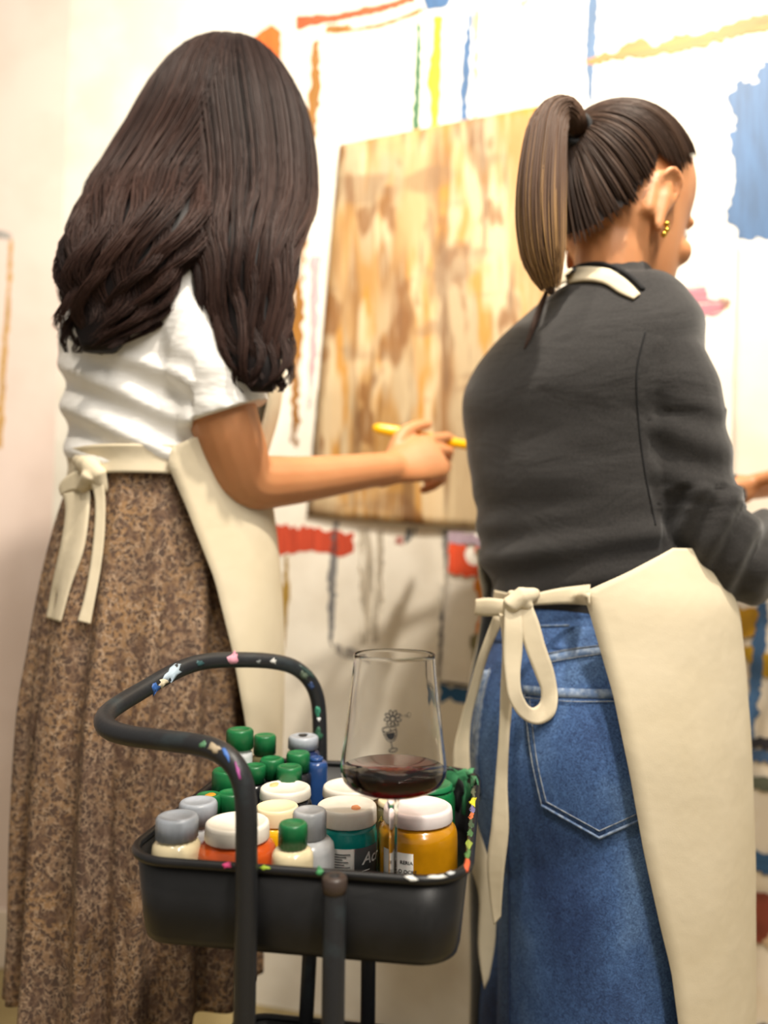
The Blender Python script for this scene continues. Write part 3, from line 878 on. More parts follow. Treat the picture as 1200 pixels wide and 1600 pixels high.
line([(585, 540), (592, 552), (600, 545), (604, 538)], 0.00022); loop(640, 540, 12, 18, 0.2, w=0.00022); loop(622, 546, 10, 8, 0.2, w=0.00022)
fill = []
pts = [cast(gb_, *K(*p), 0.0003)[0] for p in ((470, 676), (505, 670), (538, 664), (541, 690), (530, 715), (508, 724), (488, 710))]
b_ = len(motif.v); motif.v.extend(pts); motif.f.append(tuple(range(b_, b_ + len(pts))))
motif.build('printed_motif', INK, bowl)
# ------------------------------------------------------------------ people
SKIN = NT('skin')
SKIN.color(SKIN.ramp(SKIN.noise(9), [(0.3, rgba((192, 128, 82))), (0.7, rgba((202, 142, 96)))]))
SKIN.set(Roughness=0.5); SKIN.b.inputs['Subsurface Weight'].default_value = 0.12; SKIN.b.inputs['Subsurface Scale'].default_value = 0.01
SKIN.bump(SKIN.noise(400), 0.08, 0.0006); SKIN = SKIN.m
LINEN = NT('cream_linen')
LINEN.color(LINEN.ramp(LINEN.noise(7), [(0.3, rgba((212, 198, 168))), (0.7, rgba((222, 209, 182)))]))
LINEN.set(Roughness=0.85); LINEN.bump(LINEN.noise(14, detail=3), 0.35, 0.006); LINEN.bump(LINEN.noise(700), 0.25, 0.0006); LINEN = LINEN.m
TEE = NT('white_cotton'); TEE.color(rgba((246, 244, 240))); TEE.set(Roughness=0.85)
TEE.bump(TEE.noise(9, (1, 1, 2.6), 3), 0.5, 0.012); TEE = TEE.m
KNIT = NT('charcoal_knit')
KNIT.color(KNIT.ramp(KNIT.noise(350), [(0.3, rgba((26, 24, 23))), (0.7, rgba((43, 40, 39)))]))
KNIT.set(Roughness=0.9); KNIT.b.inputs['Sheen Weight'].default_value = 0.25
KNIT.bump(KNIT.noise(7, (1, 1, 2.2), 3, dist=0.6), 0.45, 0.012); KNIT.bump(KNIT.noise(900), 0.4, 0.0008); KNIT = KNIT.m
DENIM = NT('blue_denim')
d1 = DENIM.ramp(DENIM.noise(6, (1, 1, 0.6), 5, 0.6), [(0.30, rgba((44, 66, 108))), (0.52, rgba((80, 112, 158))), (0.72, rgba((124, 156, 194)))])
d2 = DENIM.ramp(DENIM.noise(190, (1, 1, 1), 3, 0.6, 2.5), [(0.36, rgba((70, 84, 112))), (0.66, rgba((196, 204, 214)))])
DENIM.color(DENIM.mix(0.75, d1, d2, 'OVERLAY')); DENIM.set(Roughness=0.85)
DENIM.bump(DENIM.noise(600), 0.35, 0.0008); DENIM.bump(DENIM.noise(10, (1, 1, 0.5), 3), 0.25, 0.006); DENIM = DENIM.m
DENIM_E = plain('worn_denim_edge', (96, 120, 156), 0.85, (150, 166, 188), 120, bump=0.3, bscale=500)
THREAD = plain('pale_thread', (166, 172, 176), 0.8, (120, 130, 146), 200)
LEO = NT('leopard_print')
v = LEO.n.new('ShaderNodeTexVoronoi'); v.feature = 'DISTANCE_TO_EDGE'; v.inputs['Scale'].default_value = 95; v.inputs['Randomness'].default_value = 1.0
dn = LEO.n.new('ShaderNodeTexNoise'); dn.inputs['Scale'].default_value = 60; LEO.l.new(LEO.co(scale=(1, 1, 0.8)), dn.inputs['Vector'])
mixv = LEO.n.new('ShaderNodeMix'); mixv.data_type = 'VECTOR'; mixv.inputs[0].default_value = 0.03
LEO.l.new(LEO.co(scale=(1, 1, 0.8)), mixv.inputs[4]); LEO.l.new(dn.outputs['Color'], mixv.inputs[5]); LEO.l.new(mixv.outputs[1], v.inputs['Vector'])
base = LEO.ramp(LEO.noise(10), [(0.35, rgba((150, 116, 80))), (0.65, rgba((124, 100, 82)))])
spots = LEO.ramp(LEO.noise(150, detail=2), [(0.47, (0, 0, 0, 1)), (0.53, (1, 1, 1, 1))])
edge = LEO.ramp(v.outputs['Distance'], [(0.02, (0, 0, 0, 1)), (0.05, (1, 1, 1, 1))])
c_ = LEO.mix(LEO.math('MULTIPLY', spots, 0.85), base, rgba((66, 50, 44)))
c_ = LEO.mix(edge, rgba((172, 146, 120)), c_)
c_ = LEO.mix(LEO.ramp(LEO.noise(45, detail=3), [(0.5, (0, 0, 0, 1)), (0.62, (0.7, 0.7, 0.7, 1))]), c_, rgba((92, 68, 54)))
LEO.color(c_); LEO.set(Roughness=0.8); LEO = LEO.m
GOLD = plain('gold', (214, 170, 70), 0.25, Metallic=1.0)

def hair_mat(name, dark, light, tip=None):
    m = NT(name)
    a = m.n.new('ShaderNodeAttribute'); a.attribute_name = 'tint'
    st = [(0.0, rgba(dark)), (0.75, rgba(light))]
    if tip: st.append((1.0, rgba(tip)))
    m.color(m.ramp(a.outputs['Fac'], st))
    m.set(Roughness=0.5); m.b.inputs['Specular IOR Level'].default_value = 0.22
    return m.m
class Hair:
    def __init__(s): s.v = []; s.f = []; s.t = []
    def strand(s, pts, r, tint):
        n = 4; b = len(s.v); m = len(pts)
        for i, p in enumerate(pts):
            t = (pts[min(i + 1, m - 1)] - pts[max(i - 1, 0)]).normalized()
            a = Vector((0, -1, 0)) if abs(t.y) < 0.9 else Vector((1, 0, 0))
            n1 = (a - t * a.dot(t)).normalized(); n2 = t.cross(n1)
            rr_ = r * (0.35 if i == 0 else 1.0) * (1 - 0.8 * (i / (m - 1)) ** 3)
            for k in range(n):
                an = PI / 2 * k + PI / 4
                s.v.append(p + n1 * rr_ * math.cos(an) + n2 * rr_ * math.sin(an))
                s.t.append(tint(i / (m - 1)) if callable(tint) else tint)
        for i in range(m - 1):
            for k in range(n):
                q = (k + 1) % n
                s.f.append((b + i * n + k, b + i * n + q, b + (i + 1) * n + q, b + (i + 1) * n + k))
    def solid(s, mb, tint):
        b = len(s.v); s.v.extend(mb.v); s.f.extend(tuple(b + i for i in f) for f in mb.f); s.t.extend([tint] * len(mb.v))
    def build(s, name, mat, parent):
        me = bpy.data.meshes.new(name)
        me.from_pydata([tuple(p) for p in s.v], [], s.f)
        a = me.attributes.new('tint', 'FLOAT', 'POINT'); a.data.foreach_set('value', s.t)
        me.polygons.foreach_set('use_smooth', [True] * len(me.polygons))
        me.materials.append(mat)
        o = bpy.data.objects.new(name, me); COL.objects.link(o)
        if parent: attach(o, parent)
        return o
def lobe(h, rows, n, rnd, clumps=26, wave=0.012, waves=2.2, r=0.0011, core=0.86, tint=None, seg=26, curl_from=0.35, spread=0.05, tighten=0.6):
    """hair hanging through a stack of elliptical rows (py, xL, xR, depth, depth ratio)"""
    rs = cr(rows, seg)
    ell = []
    for py, xl, xr, d, q in rs:
        c = P((xl + xr) / 2, py, d); a = max((xr - xl) / 2 / F * d, 0.002)
        ell.append((c, a, a * q))
    m = MB()
    m.ring_loft([[c + Vector((a * core * math.cos(t), b * core * math.sin(t), 0)) for t in [2 * PI * j / 40 for j in range(40)]] for c, a, b in ell])
    h.solid(m, 0.05)
    cl = [(2 * PI * k / clumps + rnd.uniform(-.1, .1), rnd.uniform(0, 6.28), rnd.uniform(0.8, 1.25), rnd.uniform(0.86, 1.0), rnd.uniform(0.1, 0.7)) for k in range(clumps)]
    for _ in range(n):
        t0 = rnd.uniform(0, 2 * PI)
        k = min(range(clumps), key=lambda i: abs((t0 - cl[i][0] + PI) % (2 * PI) - PI))
        ct, ph, fr, ln, ctint = cl[k]
        dt = (t0 - ct + PI) % (2 * PI) - PI
        s0 = rnd.uniform(core, 1.02)
        end = min(1.0, ln * rnd.uniform(0.93, 1.04))
        start = rnd.choice((0, 0, 0, rnd.uniform(0, 0.25)))
        pts = []
        jitter = rnd.uniform(-spread, spread)
        tn = max(0, min(1, ctint * 0.6 + rnd.uniform(0, 0.5)))
        N = 20
        for i in range(N):
            v = start + (end - start) * i / (N - 1)
            x = v * (seg - 1); j = min(int(x), seg - 2); f = x - j
            c = ell[j][0].lerp(ell[j + 1][0], f); a = ell[j][1] + (ell[j + 1][1] - ell[j][1]) * f; b = ell[j][2] + (ell[j + 1][2] - ell[j][2]) * f
            g = max(0, (v - curl_from) / (1 - curl_from))
            th = ct + dt * (1 - tighten * g) + jitter * g
            w = wave * g * math.sin(2 * PI * waves * fr * v + ph)
            w2 = wave * 0.7 * g * math.cos(2 * PI * waves * fr * v + ph)
            rad = s0
            p = c + Vector((a * rad * math.cos(th), b * rad * math.sin(th), 0))
            p += Vector((w, w2 * 0.6, 0))
            pts.append(p)
        h.strand(pts, r * rnd.uniform(0.7, 1.3), (lambda v, tn=tn: tn * min(1.0, 0.25 + 1.6 * v)))

HEADP = [(-0.118, .072, .036, .020), (-0.108, .083, .013, .036), (-0.085, .089, -.012, .050), (-0.055, .092, -.045, .060), (-0.025, .091, -.074, .067), (0.005, .088, -.090, .072),
         (0.035, .092, -.098, .075), (0.065, .092, -.097, .0745), (0.090, .080, -.085, .067), (0.108, .056, -.063, .051), (0.118, .028, -.034, .030), (0.122, .006, -.010, .010)]
HAIRP = [(-0.118, -.02, -.066, .040), (-0.100, .02, -.068, .046), (-0.075, .05, -.072, .054), (-0.045, .07, -.080, .062), (-0.02, .085, -.086, .068)] + HEADP[5:]
class Head:
    def __init__(s, c, heading, down, tilt_=0.0, scale=1.0):
        th, ph = R(heading), R(down)
        s.f = Vector((math.sin(th) * math.cos(ph), math.cos(th) * math.cos(ph), -math.sin(ph)))
        s.r = Vector((math.cos(th), -math.sin(th), 0))          # the person's right
        s.u = s.r.cross(s.f)
        if tilt_:
            q = Matrix.Rotation(R(tilt_), 3, s.f); s.r = q @ s.r; s.u = q @ s.u
        s.c = Vector(c); s.k = scale
    def w(s, x, y, z):
        """local forward, right, up -> world"""
        return s.c + (s.f * x + s.r * y + s.u * z) * s.k
    def rings(s, prof=HEADP, n=28, m=36, inf=0.0):
        out = []
        for z, xf, xb, w in cr(prof, n):
            cx = (xf + xb) / 2; hx = (xf - xb) / 2 + inf; hw = w + inf
            ring = []
            for j in range(m):
                t = 2 * PI * j / m
                ct, st = math.cos(t), math.sin(t)
                e = 0.9
                ring.append(s.w(cx + hx * math.copysign(abs(ct) ** e, ct), hw * math.copysign(abs(st) ** e, st), z + (inf if z > 0 else -inf) * abs(z) * 8))
            out.append(ring)
        return out
    def radius(s, d):
        """distance from head centre to skull surface in a local unit direction"""
        if not hasattr(s, 'bv'):
            m = MB().ring_loft(s.rings(HAIRP, 40, 60)); s.bv = BVHTree.FromPolygons(m.v, m.f)
        w = (s.w(*d) - s.c).normalized()
        o = s.w(0, 0, 0.02)
        hit = s.bv.ray_cast(s.c, w)[0]
        return (hit - s.c).length / s.k if hit else 0.09
    def add(s, mb):
        mb.ring_loft(s.rings())
        # nose, brow, lips, ears as blended volumes
        k = s.k
        mb.tube([s.w(.086, 0, .012), s.w(.094, 0, -.012), s.w(.100, 0, -.028)], [.008 * k, .009 * k, .0095 * k], 10)
        for sy in (-1, 1):
            mb.ball(s.w(.090, sy * .010, -.034), .008 * k, 10)
            mb.tube([s.w(.088, sy * .012, .022), s.w(.083, sy * .040, .024)], .0075 * k, 8)
            mb.ball(s.w(.070, sy * .042, -.028), (.018 * k,) * 3, 12)
        mb.tube([s.w(.080, -.018, -.062), s.w(.089, 0, -.060), s.w(.080, .018, -.062)], [.005 * k, .0065 * k, .005 * k], 8)
        mb.tube([s.w(.079, -.014, -.072), s.w(.087, 0, -.073), s.w(.079, .014, -.072)], [.005 * k, .0065 * k, .005 * k], 8)
        for sy in (-1, 1):
            e = [(-.012, .0715, .000), (-.017, .080, .016), (-.009, .085, .025), (.006, .084, .019), (.010, .078, .000), (.002, .075, -.022), (-.004, .075, -.040), (-.002, .074, -.049), (.003, .072, -.040)]
            mb.tube([s.w(x, sy * y, z) for x, y, z in cr(e, 30)], [.0042 * k] * 30, 8)
            mb.tube([s.w(-.008, sy * .076, .018), s.w(-.005, sy * .0755, -.008), s.w(-.004, sy * .074, -.044)], [.0075 * k, .0095 * k, .0062 * k], 10, flat=0.7)
            mb.tube([s.w(-.020, sy * .068, .012), s.w(-.018, sy * .066, -.028)], .008 * k, 8)
    def extras(s, parent, iris=(70, 46, 30)):
        for sy in (-1, 1):
            e = MB().ball(s.w(.0775, sy * .031, .006), .0115 * s.k, 14).build('eye', plain('eye_white', (232, 226, 218), 0.2), parent)
            MB().ball(s.w(.0868, sy * .031, .006), (.0035 * s.k,) * 3, 10).build('iris', plain('iris', iris, 0.2), e)

def hand(mb, wrist, xdir, back, thumb_up=1, k=1.0, curls=None, thumb=None):
    """palm and five fingers; xdir = towards the fingers, back = back-of-hand normal"""
    x = Vector(xdir).normalized(); n = Vector(back); n = (n - x * n.dot(x)).normalized()
    s = n.cross(x) * thumb_up
    w = Vector(wrist)
    rings = []
    for l, hw, ht in ((-.03, .026, .019), (0, .027, .018), (.02, .033, .017), (.05, .040, .0155), (.075, .041, .0135), (.088, .036, .010)):
        c = w + x * l * k
        rings.append([c + s * (hw * k * math.cos(t)) + n * (ht * k * math.sin(t)) for t in [2 * PI * j / 18 for j in range(18)]])
    mb.ring_loft(rings)
    curls = curls or ((25, 35, 25), (35, 45, 30), (40, 50, 30), (45, 50, 30))
    for i, (off, lens) in enumerate(((.029, (.042, .026, .020)), (.010, (.046, .029, .021)), (-.010, (.043, .027, .020)), (-.029, (.034, .020, .018)))):
        p = w + (x * (.082 if i < 3 else .074) + s * off) * k - n * .002 * k
        a = 0.0; pts = [p - x * .012 * k, p]; rad = [.0092 * k, .0092 * k]
        for L, cu, r_ in zip(lens, curls[i], (.0084, .0078, .0070)):
            a += R(cu)
            d = x * math.cos(a) - n * math.sin(a)
            pts.append(pts[-1] + d * L * 0.5 * k); rad.append(r_ * 1.04 * k)
            pts.append(pts[-1] + d * L * 0.5 * k); rad.append(r_ * k)
        mb.tube(pts, rad, 10)
    tl = thumb or ((.45, .8, -.35), (.85, .35, -.35), (.95, .05, -.3))
    p = w + (x * .018 + s * .024 - n * .006) * k
    pts = [p]; rad = [.013 * k]
    for (a, b, c), L, r_ in zip(tl, (.036, .030, .026), (.0115, .0095, .008)):
        d = (x * a + s * b + n * c).normalized()
        pts.append(pts[-1] + d * L * k); rad.append(r_ * k)
    mb.tube(cr([tuple(q) + (r_,) for q, r_ in zip(pts, rad)], 9) and [Vector(q[:3]) for q in cr([tuple(q) for q in pts], 9)], [q[0] for q in cr([(r_,) for r_ in rad], 9)], 10)

def arm(mb, pts, n=26, sides=16):
    """pts: (px, py, d, radius)"""
    q = cr(pts, n)
    mb.tube([P(a, b, c) for a, b, c, _ in q], [r_ for *_, r_ in q], sides)
def folds(freq, amp, stretch=(1, 1, 1), seed=0.0):
    def f(co, n):
        return amp * noise.noise(Vector((co.x * freq * stretch[0] + seed, co.y * freq * stretch[1], co.z * freq * stretch[2])))
    return f

# ================================================================== woman in dark sweater and jeans
p2 = P(925, 1500, 1.08)
W2 = empty('person', (p2.x, p2.y, 0), 'woman with a brown ponytail in charcoal sweater, blue jeans and cream apron', 'person')
H2 = Head((0, 0, 0), 59, 17, scale=1.10)
H2.c = P(1043, 312, 0.985) - (H2.w(-.004, .080, -.012) - H2.c)
torso2 = [(1000, 800, 1040, 1.085, 46, .74), (960, 788, 1046, 1.085, 46, .74), (925, 777, 1050, 1.085, 45, .74), (880, 766, 1048, 1.085, 44, .74), (800, 753, 1042, 1.085, 43, .72), (700, 740, 1045, 1.085, 42, .70),
          (620, 733, 1056, 1.08, 42, .66), (570, 748, 1066, 1.075, 42, .62), (520, 785, 1068, 1.07, 42, .60), (482, 828, 1052, 1.065, 42, .62), (452, 868, 1032, 1.06, 45, .75)]
body = MB()
body.ring_loft(rows_rings([(a, b + 14, c - 14, d, t, q) for a, b, c, d, t, q in torso2], 30, 40))
arm(body, [(955, 480, 1.06, .058), (955, 440, 1.055, .054), (958, 400, 1.05, .053), (970, 350, 1.05, .055)])
H2.add(body)
armR = [(1010, 545, 1.0, .050), (1040, 600, .985, .046), (1070, 700, .985, .042), (1112, 858, 1.0, .040), (1190, 862, 1.07, .036), (1270, 850, 1.14, .026)]
arm(body, armR)
hand(body, P(1276, 849, 1.146), P(1340, 838, 1.20) - P(1270, 850, 1.14), (0.3, -0.7, 0.6), 1)
armL = [(850, 570, 1.15, .045), (880, 660, 1.26, .042), (985, 790, 1.325, .038), (1080, 785, 1.31, .033), (1160, 764, 1.29, .026)]
arm(body, armL)
hand(body, P(1164, 763, 1.288), P(1240, 748, 1.30) - P(1160, 764, 1.29), (-0.1, 0.5, 0.85), -1)
hip2 = [(950, 792, 1046, 1.085, 47, .80), (975, 786, 1052, 1.085, 48, .82), (1010, 768, 1076, 1.085, 48, .86), (1070, 746, 1098, 1.085, 48, .90), (1140, 735, 1108, 1.085, 48, .92), (1210, 737, 1108, 1.085, 48, .90), (1270, 744, 1104, 1.085, 48, .86), (1330, 752, 1098, 1.085, 48, .82)]
body.ring_loft(rows_rings([(a, b + 12, c - 12, d, t, q) for a, b, c, d, t, q in hip2], 16, 40))
def leg_pts(pts): return [Vector(p) for p in pts]
hipR = P(965, 1250, 1.03); hipL = P(850, 1250, 1.145)
for hp_ in (hipR, hipL):
    body.tube([hp_, hp_ + Vector((0.0, 0, -.16)), Vector((hp_.x, hp_.y + .01, .44)), Vector((hp_.x - .005, hp_.y - .01, .25)), Vector((hp_.x - .01, hp_.y - .02, .07))], [.082, .074, .055, .052, .036], 16)
    f2 = Vector((math.sin(R(48)), math.cos(R(48)), 0))
    an = Vector((hp_.x - .01, hp_.y - .02, .035))
    body.tube([an - f2 * .04, an + f2 * .06 - Vector((0, 0, .008)), an + f2 * .15 - Vector((0, 0, .014))], [.033, .034, .022], 14)
b2 = remesh(body, 'body', SKIN, 0.0036, 3, W2)
H2.extras(W2)

# jeans: pelvis and two wide legs, one surface
jb = MB()
jb.ring_loft(rows_rings(hip2, 22, 64))
legR = [(1180, 796, 1104, 1.055, 48, .84), (1260, 790, 1103, 1.052, 48, .86), (1350, 788, 1098, 1.05, 48, .88), (1450, 789, 1092, 1.05, 48, .90), (1600, 792, 1092, 1.05, 48, .92), (1760, 792, 1096, 1.05, 48, .94), (1905, 790, 1100, 1.05, 48, .94)]
legL = [(1180, 742, 930, 1.15, 48, .95), (1260, 748, 930, 1.15, 48, .95), (1350, 758, 935, 1.15, 48, .95), (1450, 766, 940, 1.15, 48, .95), (1600, 754, 945, 1.15, 48, .95), (1720, 750, 950, 1.15, 48, .95), (1810, 748, 952, 1.15, 48, .95)]
wv = lambda v, t: 0.012 * math.sin(5 * t + 3 * v) * v
jb.ring_loft(rows_rings(legR, 30, 56, mod=wv)); jb.ring_loft(rows_rings(legL, 30, 56, mod=wv))
fj = folds(9, 0.004, (1, 1, 0.45), 3)
jeans = remesh(jb, 'jeans', DENIM, 0.005, 5, W2, disp=fj)
jbv = bvh_of(jeans)
def surf_grid(bv, top, bottom, nu, nv, off, fb):
    """rows of points cast onto a surface between two pixel polylines"""
    t_ = cr(top, nu); b_ = cr(bottom, nu)
    rows = []
    for j in range(nv):
        s = j / (nv - 1)
        rows.append([cast(bv, a[0] + (b[0] - a[0]) * s, a[1] + (b[1] - a[1]) * s, off, fb)[0] for a, b in zip(t_, b_)])
    return rows
def seam(bv, pts, r, off, mat, parent, name='stitching', n=40, fb=1.0, dash=None):
    q = [cast(bv, x, y, off, fb)[0] for x, y in cr(pts, n)]
    return MB().tube(q, r, 6).build(name, mat, parent)
pk_top = [(820, 1074), (870, 1078), (930, 1080), (1004, 1080)]
pk_bot = [(848, 1258), (892, 1284), (937, 1308), (1012, 1274)]
# straight interpolation keeps the pocket's pointed bottom
def poly_lin(p, n):
    L = [0]
    for a, b in zip(p, p[1:]): L.append(L[-1] + math.hypot(b[0] - a[0], b[1] - a[1]))
    out = []
    for k in range(n):
        s = L[-1] * k / (n - 1)
        for i in range(len(p) - 1):
            if s <= L[i + 1] + 1e-6:
                t = (s - L[i]) / (L[i + 1] - L[i]); out.append((p[i][0] + (p[i + 1][0] - p[i][0]) * t, p[i][1] + (p[i + 1][1] - p[i][1]) * t)); break
    return out
NU = 23
tp = poly_lin(pk_top, NU); bt = poly_lin([(848, 1258), (937, 1308), (1012, 1274)], NU)
lf = lambda s: -6 * math.sin(PI * s)
rows = []
for j in range(18):
    s = j / 17
    rows.append([cast(jbv, a[0] + (b[0] - a[0]) * s + lf(s) * (1 - i / (NU - 1)), a[1] + (b[1] - a[1]) * s, 0.0034, 1.0)[0] for i, (a, b) in enumerate(zip(tp, bt))])
pocket = MB().grid(rows).build('back_pocket', DENIM, jeans, solid=0.0034, facing=True)
MB().grid([[cast(jbv, a[0], a[1] - 2 + k * 14, 0.0048, 1.0)[0] for a in tp] for k in (0, .5, 1)]).build('pocket_hem', DENIM_E, pocket, solid=0.0016, facing=True)
seam(jbv, [(822, 1085), (826, 1130), (834, 1190), (849, 1257)], 0.0007, 0.0042, THREAD, pocket)
seam(jbv, [(830, 1090), (834, 1130), (842, 1190), (856, 1252)], 0.0006, 0.0042, THREAD, pocket)
for q in ([(849, 1257), (937, 1307)], [(937, 1307), (1010, 1274)]): seam(jbv, q, 0.0016, 0.0036, DENIM_E, pocket, 'hem_edge')
for q in ([(856, 1251), (937, 1296)], [(937, 1296), (1006, 1264)]): seam(jbv, q, 0.0006, 0.0042, THREAD, pocket)
seam(jbv, [(824, 1091), (900, 1097), (1000, 1096)], 0.0006, 0.0054, THREAD, pocket)
# yoke seam and waistband
MB().grid([[cast(jbv, x, y + k * 13, 0.0022, 1.0)[0] for x, y in cr([(838, 1026), (870, 1020), (905, 1014), (950, 1008)], 20)] for k in (0, .5, 1)]).build('yoke_seam', DENIM_E, jeans, solid=0.002, facing=True)
seam(jbv, [(840, 1026), (870, 1020), (905, 1014), (950, 1009)], 0.0006, 0.0032, THREAD, jeans)
seam(jbv, [(840, 1040), (870, 1034), (905, 1028), (950, 1022)], 0.0006, 0.0032, THREAD, jeans)
wbnd = MB().ring_loft(rows_rings([(968, 789, 1050, 1.085, 47.5, .81), (984, 782, 1058, 1.085, 48, .83), (1002, 774, 1068, 1.085, 48, .85)], 6, 72, inflate=0.003), False, False).build('waistband', DENIM, jeans, solid=0.003)
seam(bvh_of(wbnd), [(830, 979), (870, 978), (925, 977)], 0.0012, 0.001, DENIM_E, wbnd, 'hem_edge')
# left pocket edge and centre-back seam
MB().grid([[cast(jbv, x + k * 10, y, 0.003, 1.04)[0] for x, y in cr([(757, 1048), (748, 1085), (742, 1130), (738, 1180), (742, 1240)], 16)] for k in (0, .5, 1)]).build('back_pocket', DENIM_E, jeans, solid=0.003, facing=True)
seam(jbv, [(768, 1046), (757, 1090), (750, 1140), (746, 1200), (752, 1250)], 0.0008, 0.003, THREAD, jeans)
seam(jbv, [(792, 1040), (788, 1110), (787, 1180), (792, 1260), (796, 1400), (796, 1600)], 0.0011, 0.001, plain('dark_denim_seam', (36, 48, 76), 0.85), jeans, 'centre_seam')

# sweater
sb = MB()
sb.ring_loft(rows_rings(torso2, 40, 56, inflate=0.002))
arm(sb, [(1005, 540, 1.0, .060), (1040, 590, .985, .057), (1062, 650, .982, .054), (1076, 730, .985, .054), (1098, 810, .99, .058), (1128, 868, 1.012, .063), (1190, 866, 1.06, .060), (1250, 855, 1.11, .047), (1268, 851, 1.13, .034)], 34, 20)
arm(sb, [(850, 570, 1.14, .060), (900, 670, 1.25, .053), (985, 790, 1.32, .048), (1060, 790, 1.315, .043), (1140, 768, 1.295, .034)], 30, 18)
arm(sb, [(950, 492, 1.065, .075), (955, 455, 1.06, .066), (957, 436, 1.058, .060)], 10, 24)
f1, f2_ = folds(7, 0.010, (0.7, 0.7, 1.6), 5), folds(16, 0.004, (0.6, 0.6, 1.7), 11)
def sweat(co, n):
    px, py = px_of(co)
    k = 0.35 + 0.9 * max(0, min(1, (py - 650) / 200.0))
    if px > 1010: k = max(k, 0.8)
    w = 0.0
    if px > 1030 and py > 760:                       # creases gathered at the elbow
        w = 0.0045 * math.sin((px - 1040) * 0.11 + (py - 850) * 0.055)
    if py > 780 and px < 1040:
        w += 0.0035 * math.sin((py - 800) * 0.10 + (px - 760) * 0.018) * min(1, (py - 780) / 60)
    if 640 < py < 790 and px > 1015:
        w += 0.003 * math.sin((py - 640) * 0.085 - (px - 1010) * 0.03)
    return k * (f1(co, n) * 0.55 + f2_(co, n)) + w
sweater = remesh(sb, 'sweater', KNIT, 0.0045, 6, W2, disp=sweat)
sbv = bvh_of(sweater)
# neckband, keyhole slit, armhole seam
seam(sbv, [(884, 428), (910, 416), (945, 414), (980, 430), (1004, 452)], 0.0035, 0.001, plain('black_rib', (20, 20, 22), 0.9), sweater, 'neckband', fb=1.0)
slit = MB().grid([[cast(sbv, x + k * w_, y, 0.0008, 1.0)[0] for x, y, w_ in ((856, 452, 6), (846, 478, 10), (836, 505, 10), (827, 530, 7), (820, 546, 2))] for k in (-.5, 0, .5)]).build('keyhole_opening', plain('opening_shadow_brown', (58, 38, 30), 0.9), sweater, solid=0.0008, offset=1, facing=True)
seam(sbv, [(1008, 520), (995, 580), (998, 660), (1008, 740), (1024, 820)], 0.0012, 0.0004, plain('black_seam', (16, 16, 18), 0.9), sweater, 'armhole_seam')

# apron of the woman in jeans
apron2 = empty('apron', (p2.x, p2.y, 0.9)); attach(apron2, W2)
ap_rows = [(858, 760, 1062, 1.075, 46, .84), (900, 762, 1088, 1.075, 46, .88), (940, 766, 1110, 1.075, 47, .92), (1000, 758, 1118, 1.078, 48, .94), (1080, 742, 1124, 1.08, 48, .96), (1150, 735, 1127, 1.08, 48, .96), (1300, 740, 1131, 1.08, 48, .96), (1450, 744, 1131, 1.08, 48, .96), (1600, 746, 1131, 1.08, 48, .96), (1760, 744, 1131, 1.08, 48, .96)]
ed2 = [(858, 1050), (868, 1030), (892, 978), (918, 912), (930, 915), (945, 921), (1000, 940), (1050, 958), (1150, 984), (1250, 1006), (1350, 1033), (1400, 1048), (1500, 1064), (1600, 1077), (1760, 1085)]
apm = lambda v, t: 0.010 * math.sin(6 * t + 2 * v) * v + 0.006 * math.sin(9 * t - 3 * v)
main2 = MB().grid(panel_rows(ap_rows, 60, lambda y: lerp_tab(ed2, y), 200, 44, inflate=0.010, mod=apm)).build('skirt_panel', LINEN, apron2, solid=0.0016, facing=True)
me_ = panel_rows(ap_rows, 60, lambda y: lerp_tab(ed2, y), 200, 44, inflate=0.0108, mod=apm)
MB().tube([r_[0].lerp(r_[1], 0.55) for r_ in me_[10:]], 0.0005, 6).build('hem_stitching', plain('cream_thread', (196, 180, 148), 0.8), main2)
bib_rows = [(a, b - 4, c + 8, d, t, q) for a, b, c, d, t, q in torso2[2:9]]
MB().grid(panel_rows(bib_rows, 30, 50, 140, 24, inflate=0.016)).build('bib', LINEN, apron2, solid=0.0016, facing=True)
# neck strap over the collar
ns = [(862, 438, 866, 458), (882, 424, 886, 446), (915, 419, 915, 441), (948, 423, 944, 445), (976, 438, 968, 460), (1000, 462, 990, 470)]
MB().grid([[cast(sbv, e[0] + (e[2] - e[0]) * q, e[1] + (e[3] - e[1]) * q, 0.004, .99)[0] for q in (0, .25, .5, .75, 1)] for e in cr(ns, 26)]).build('neck_strap', LINEN, apron2, solid=0.0025, facing=True)
# waist tie, bow and tails
hb = bvh_of(jeans, sweater, main2, wbnd)
def cloth(edges, name, n=24, across=6, off=0.006, solid=0.0018, bulge=0.0, bv=hb, owner=None):
    """band given by two pixel edges, lying on whatever is beneath it"""
    rows = []
    for k, e in enumerate(cr(edges, n)):
        row = []
        for j in range(across):
            s = j / (across - 1)
            x = e[0] + (e[2] - e[0]) * s; y = e[1] + (e[3] - e[1]) * s
            fb = e[4]
            dd = fb
            h_, n_ = cast(bv, x, y, 0)
            if h_ is not None and h_.y - fb < 0.10: dd = min(fb, h_.y - off)
            row.append((x, y, dd - bulge * math.sin(PI * s)))
        rows.append(row)
    # smooth the depths along the band
    for _ in range(3):
        for j in range(across):
            col = [r_[j][2] for r_ in rows]
            for i in range(1, len(rows) - 1):
                x, y, _d = rows[i][j]; rows[i][j] = (x, y, min(_d, (col[i - 1] + col[i] + col[i + 1]) / 3))
    return MB().grid([[P(*q) for q in r_] for r_ in rows]).build(name, LINEN, owner or apron2, solid=solid, facing=True)
cloth([(922, 914, 922, 946, .965), (880, 918, 880, 944, .965), (840, 926, 836, 946, .962), (815, 930, 812, 946, .960)], 'waist_tie', off=0.007, bulge=0.001)
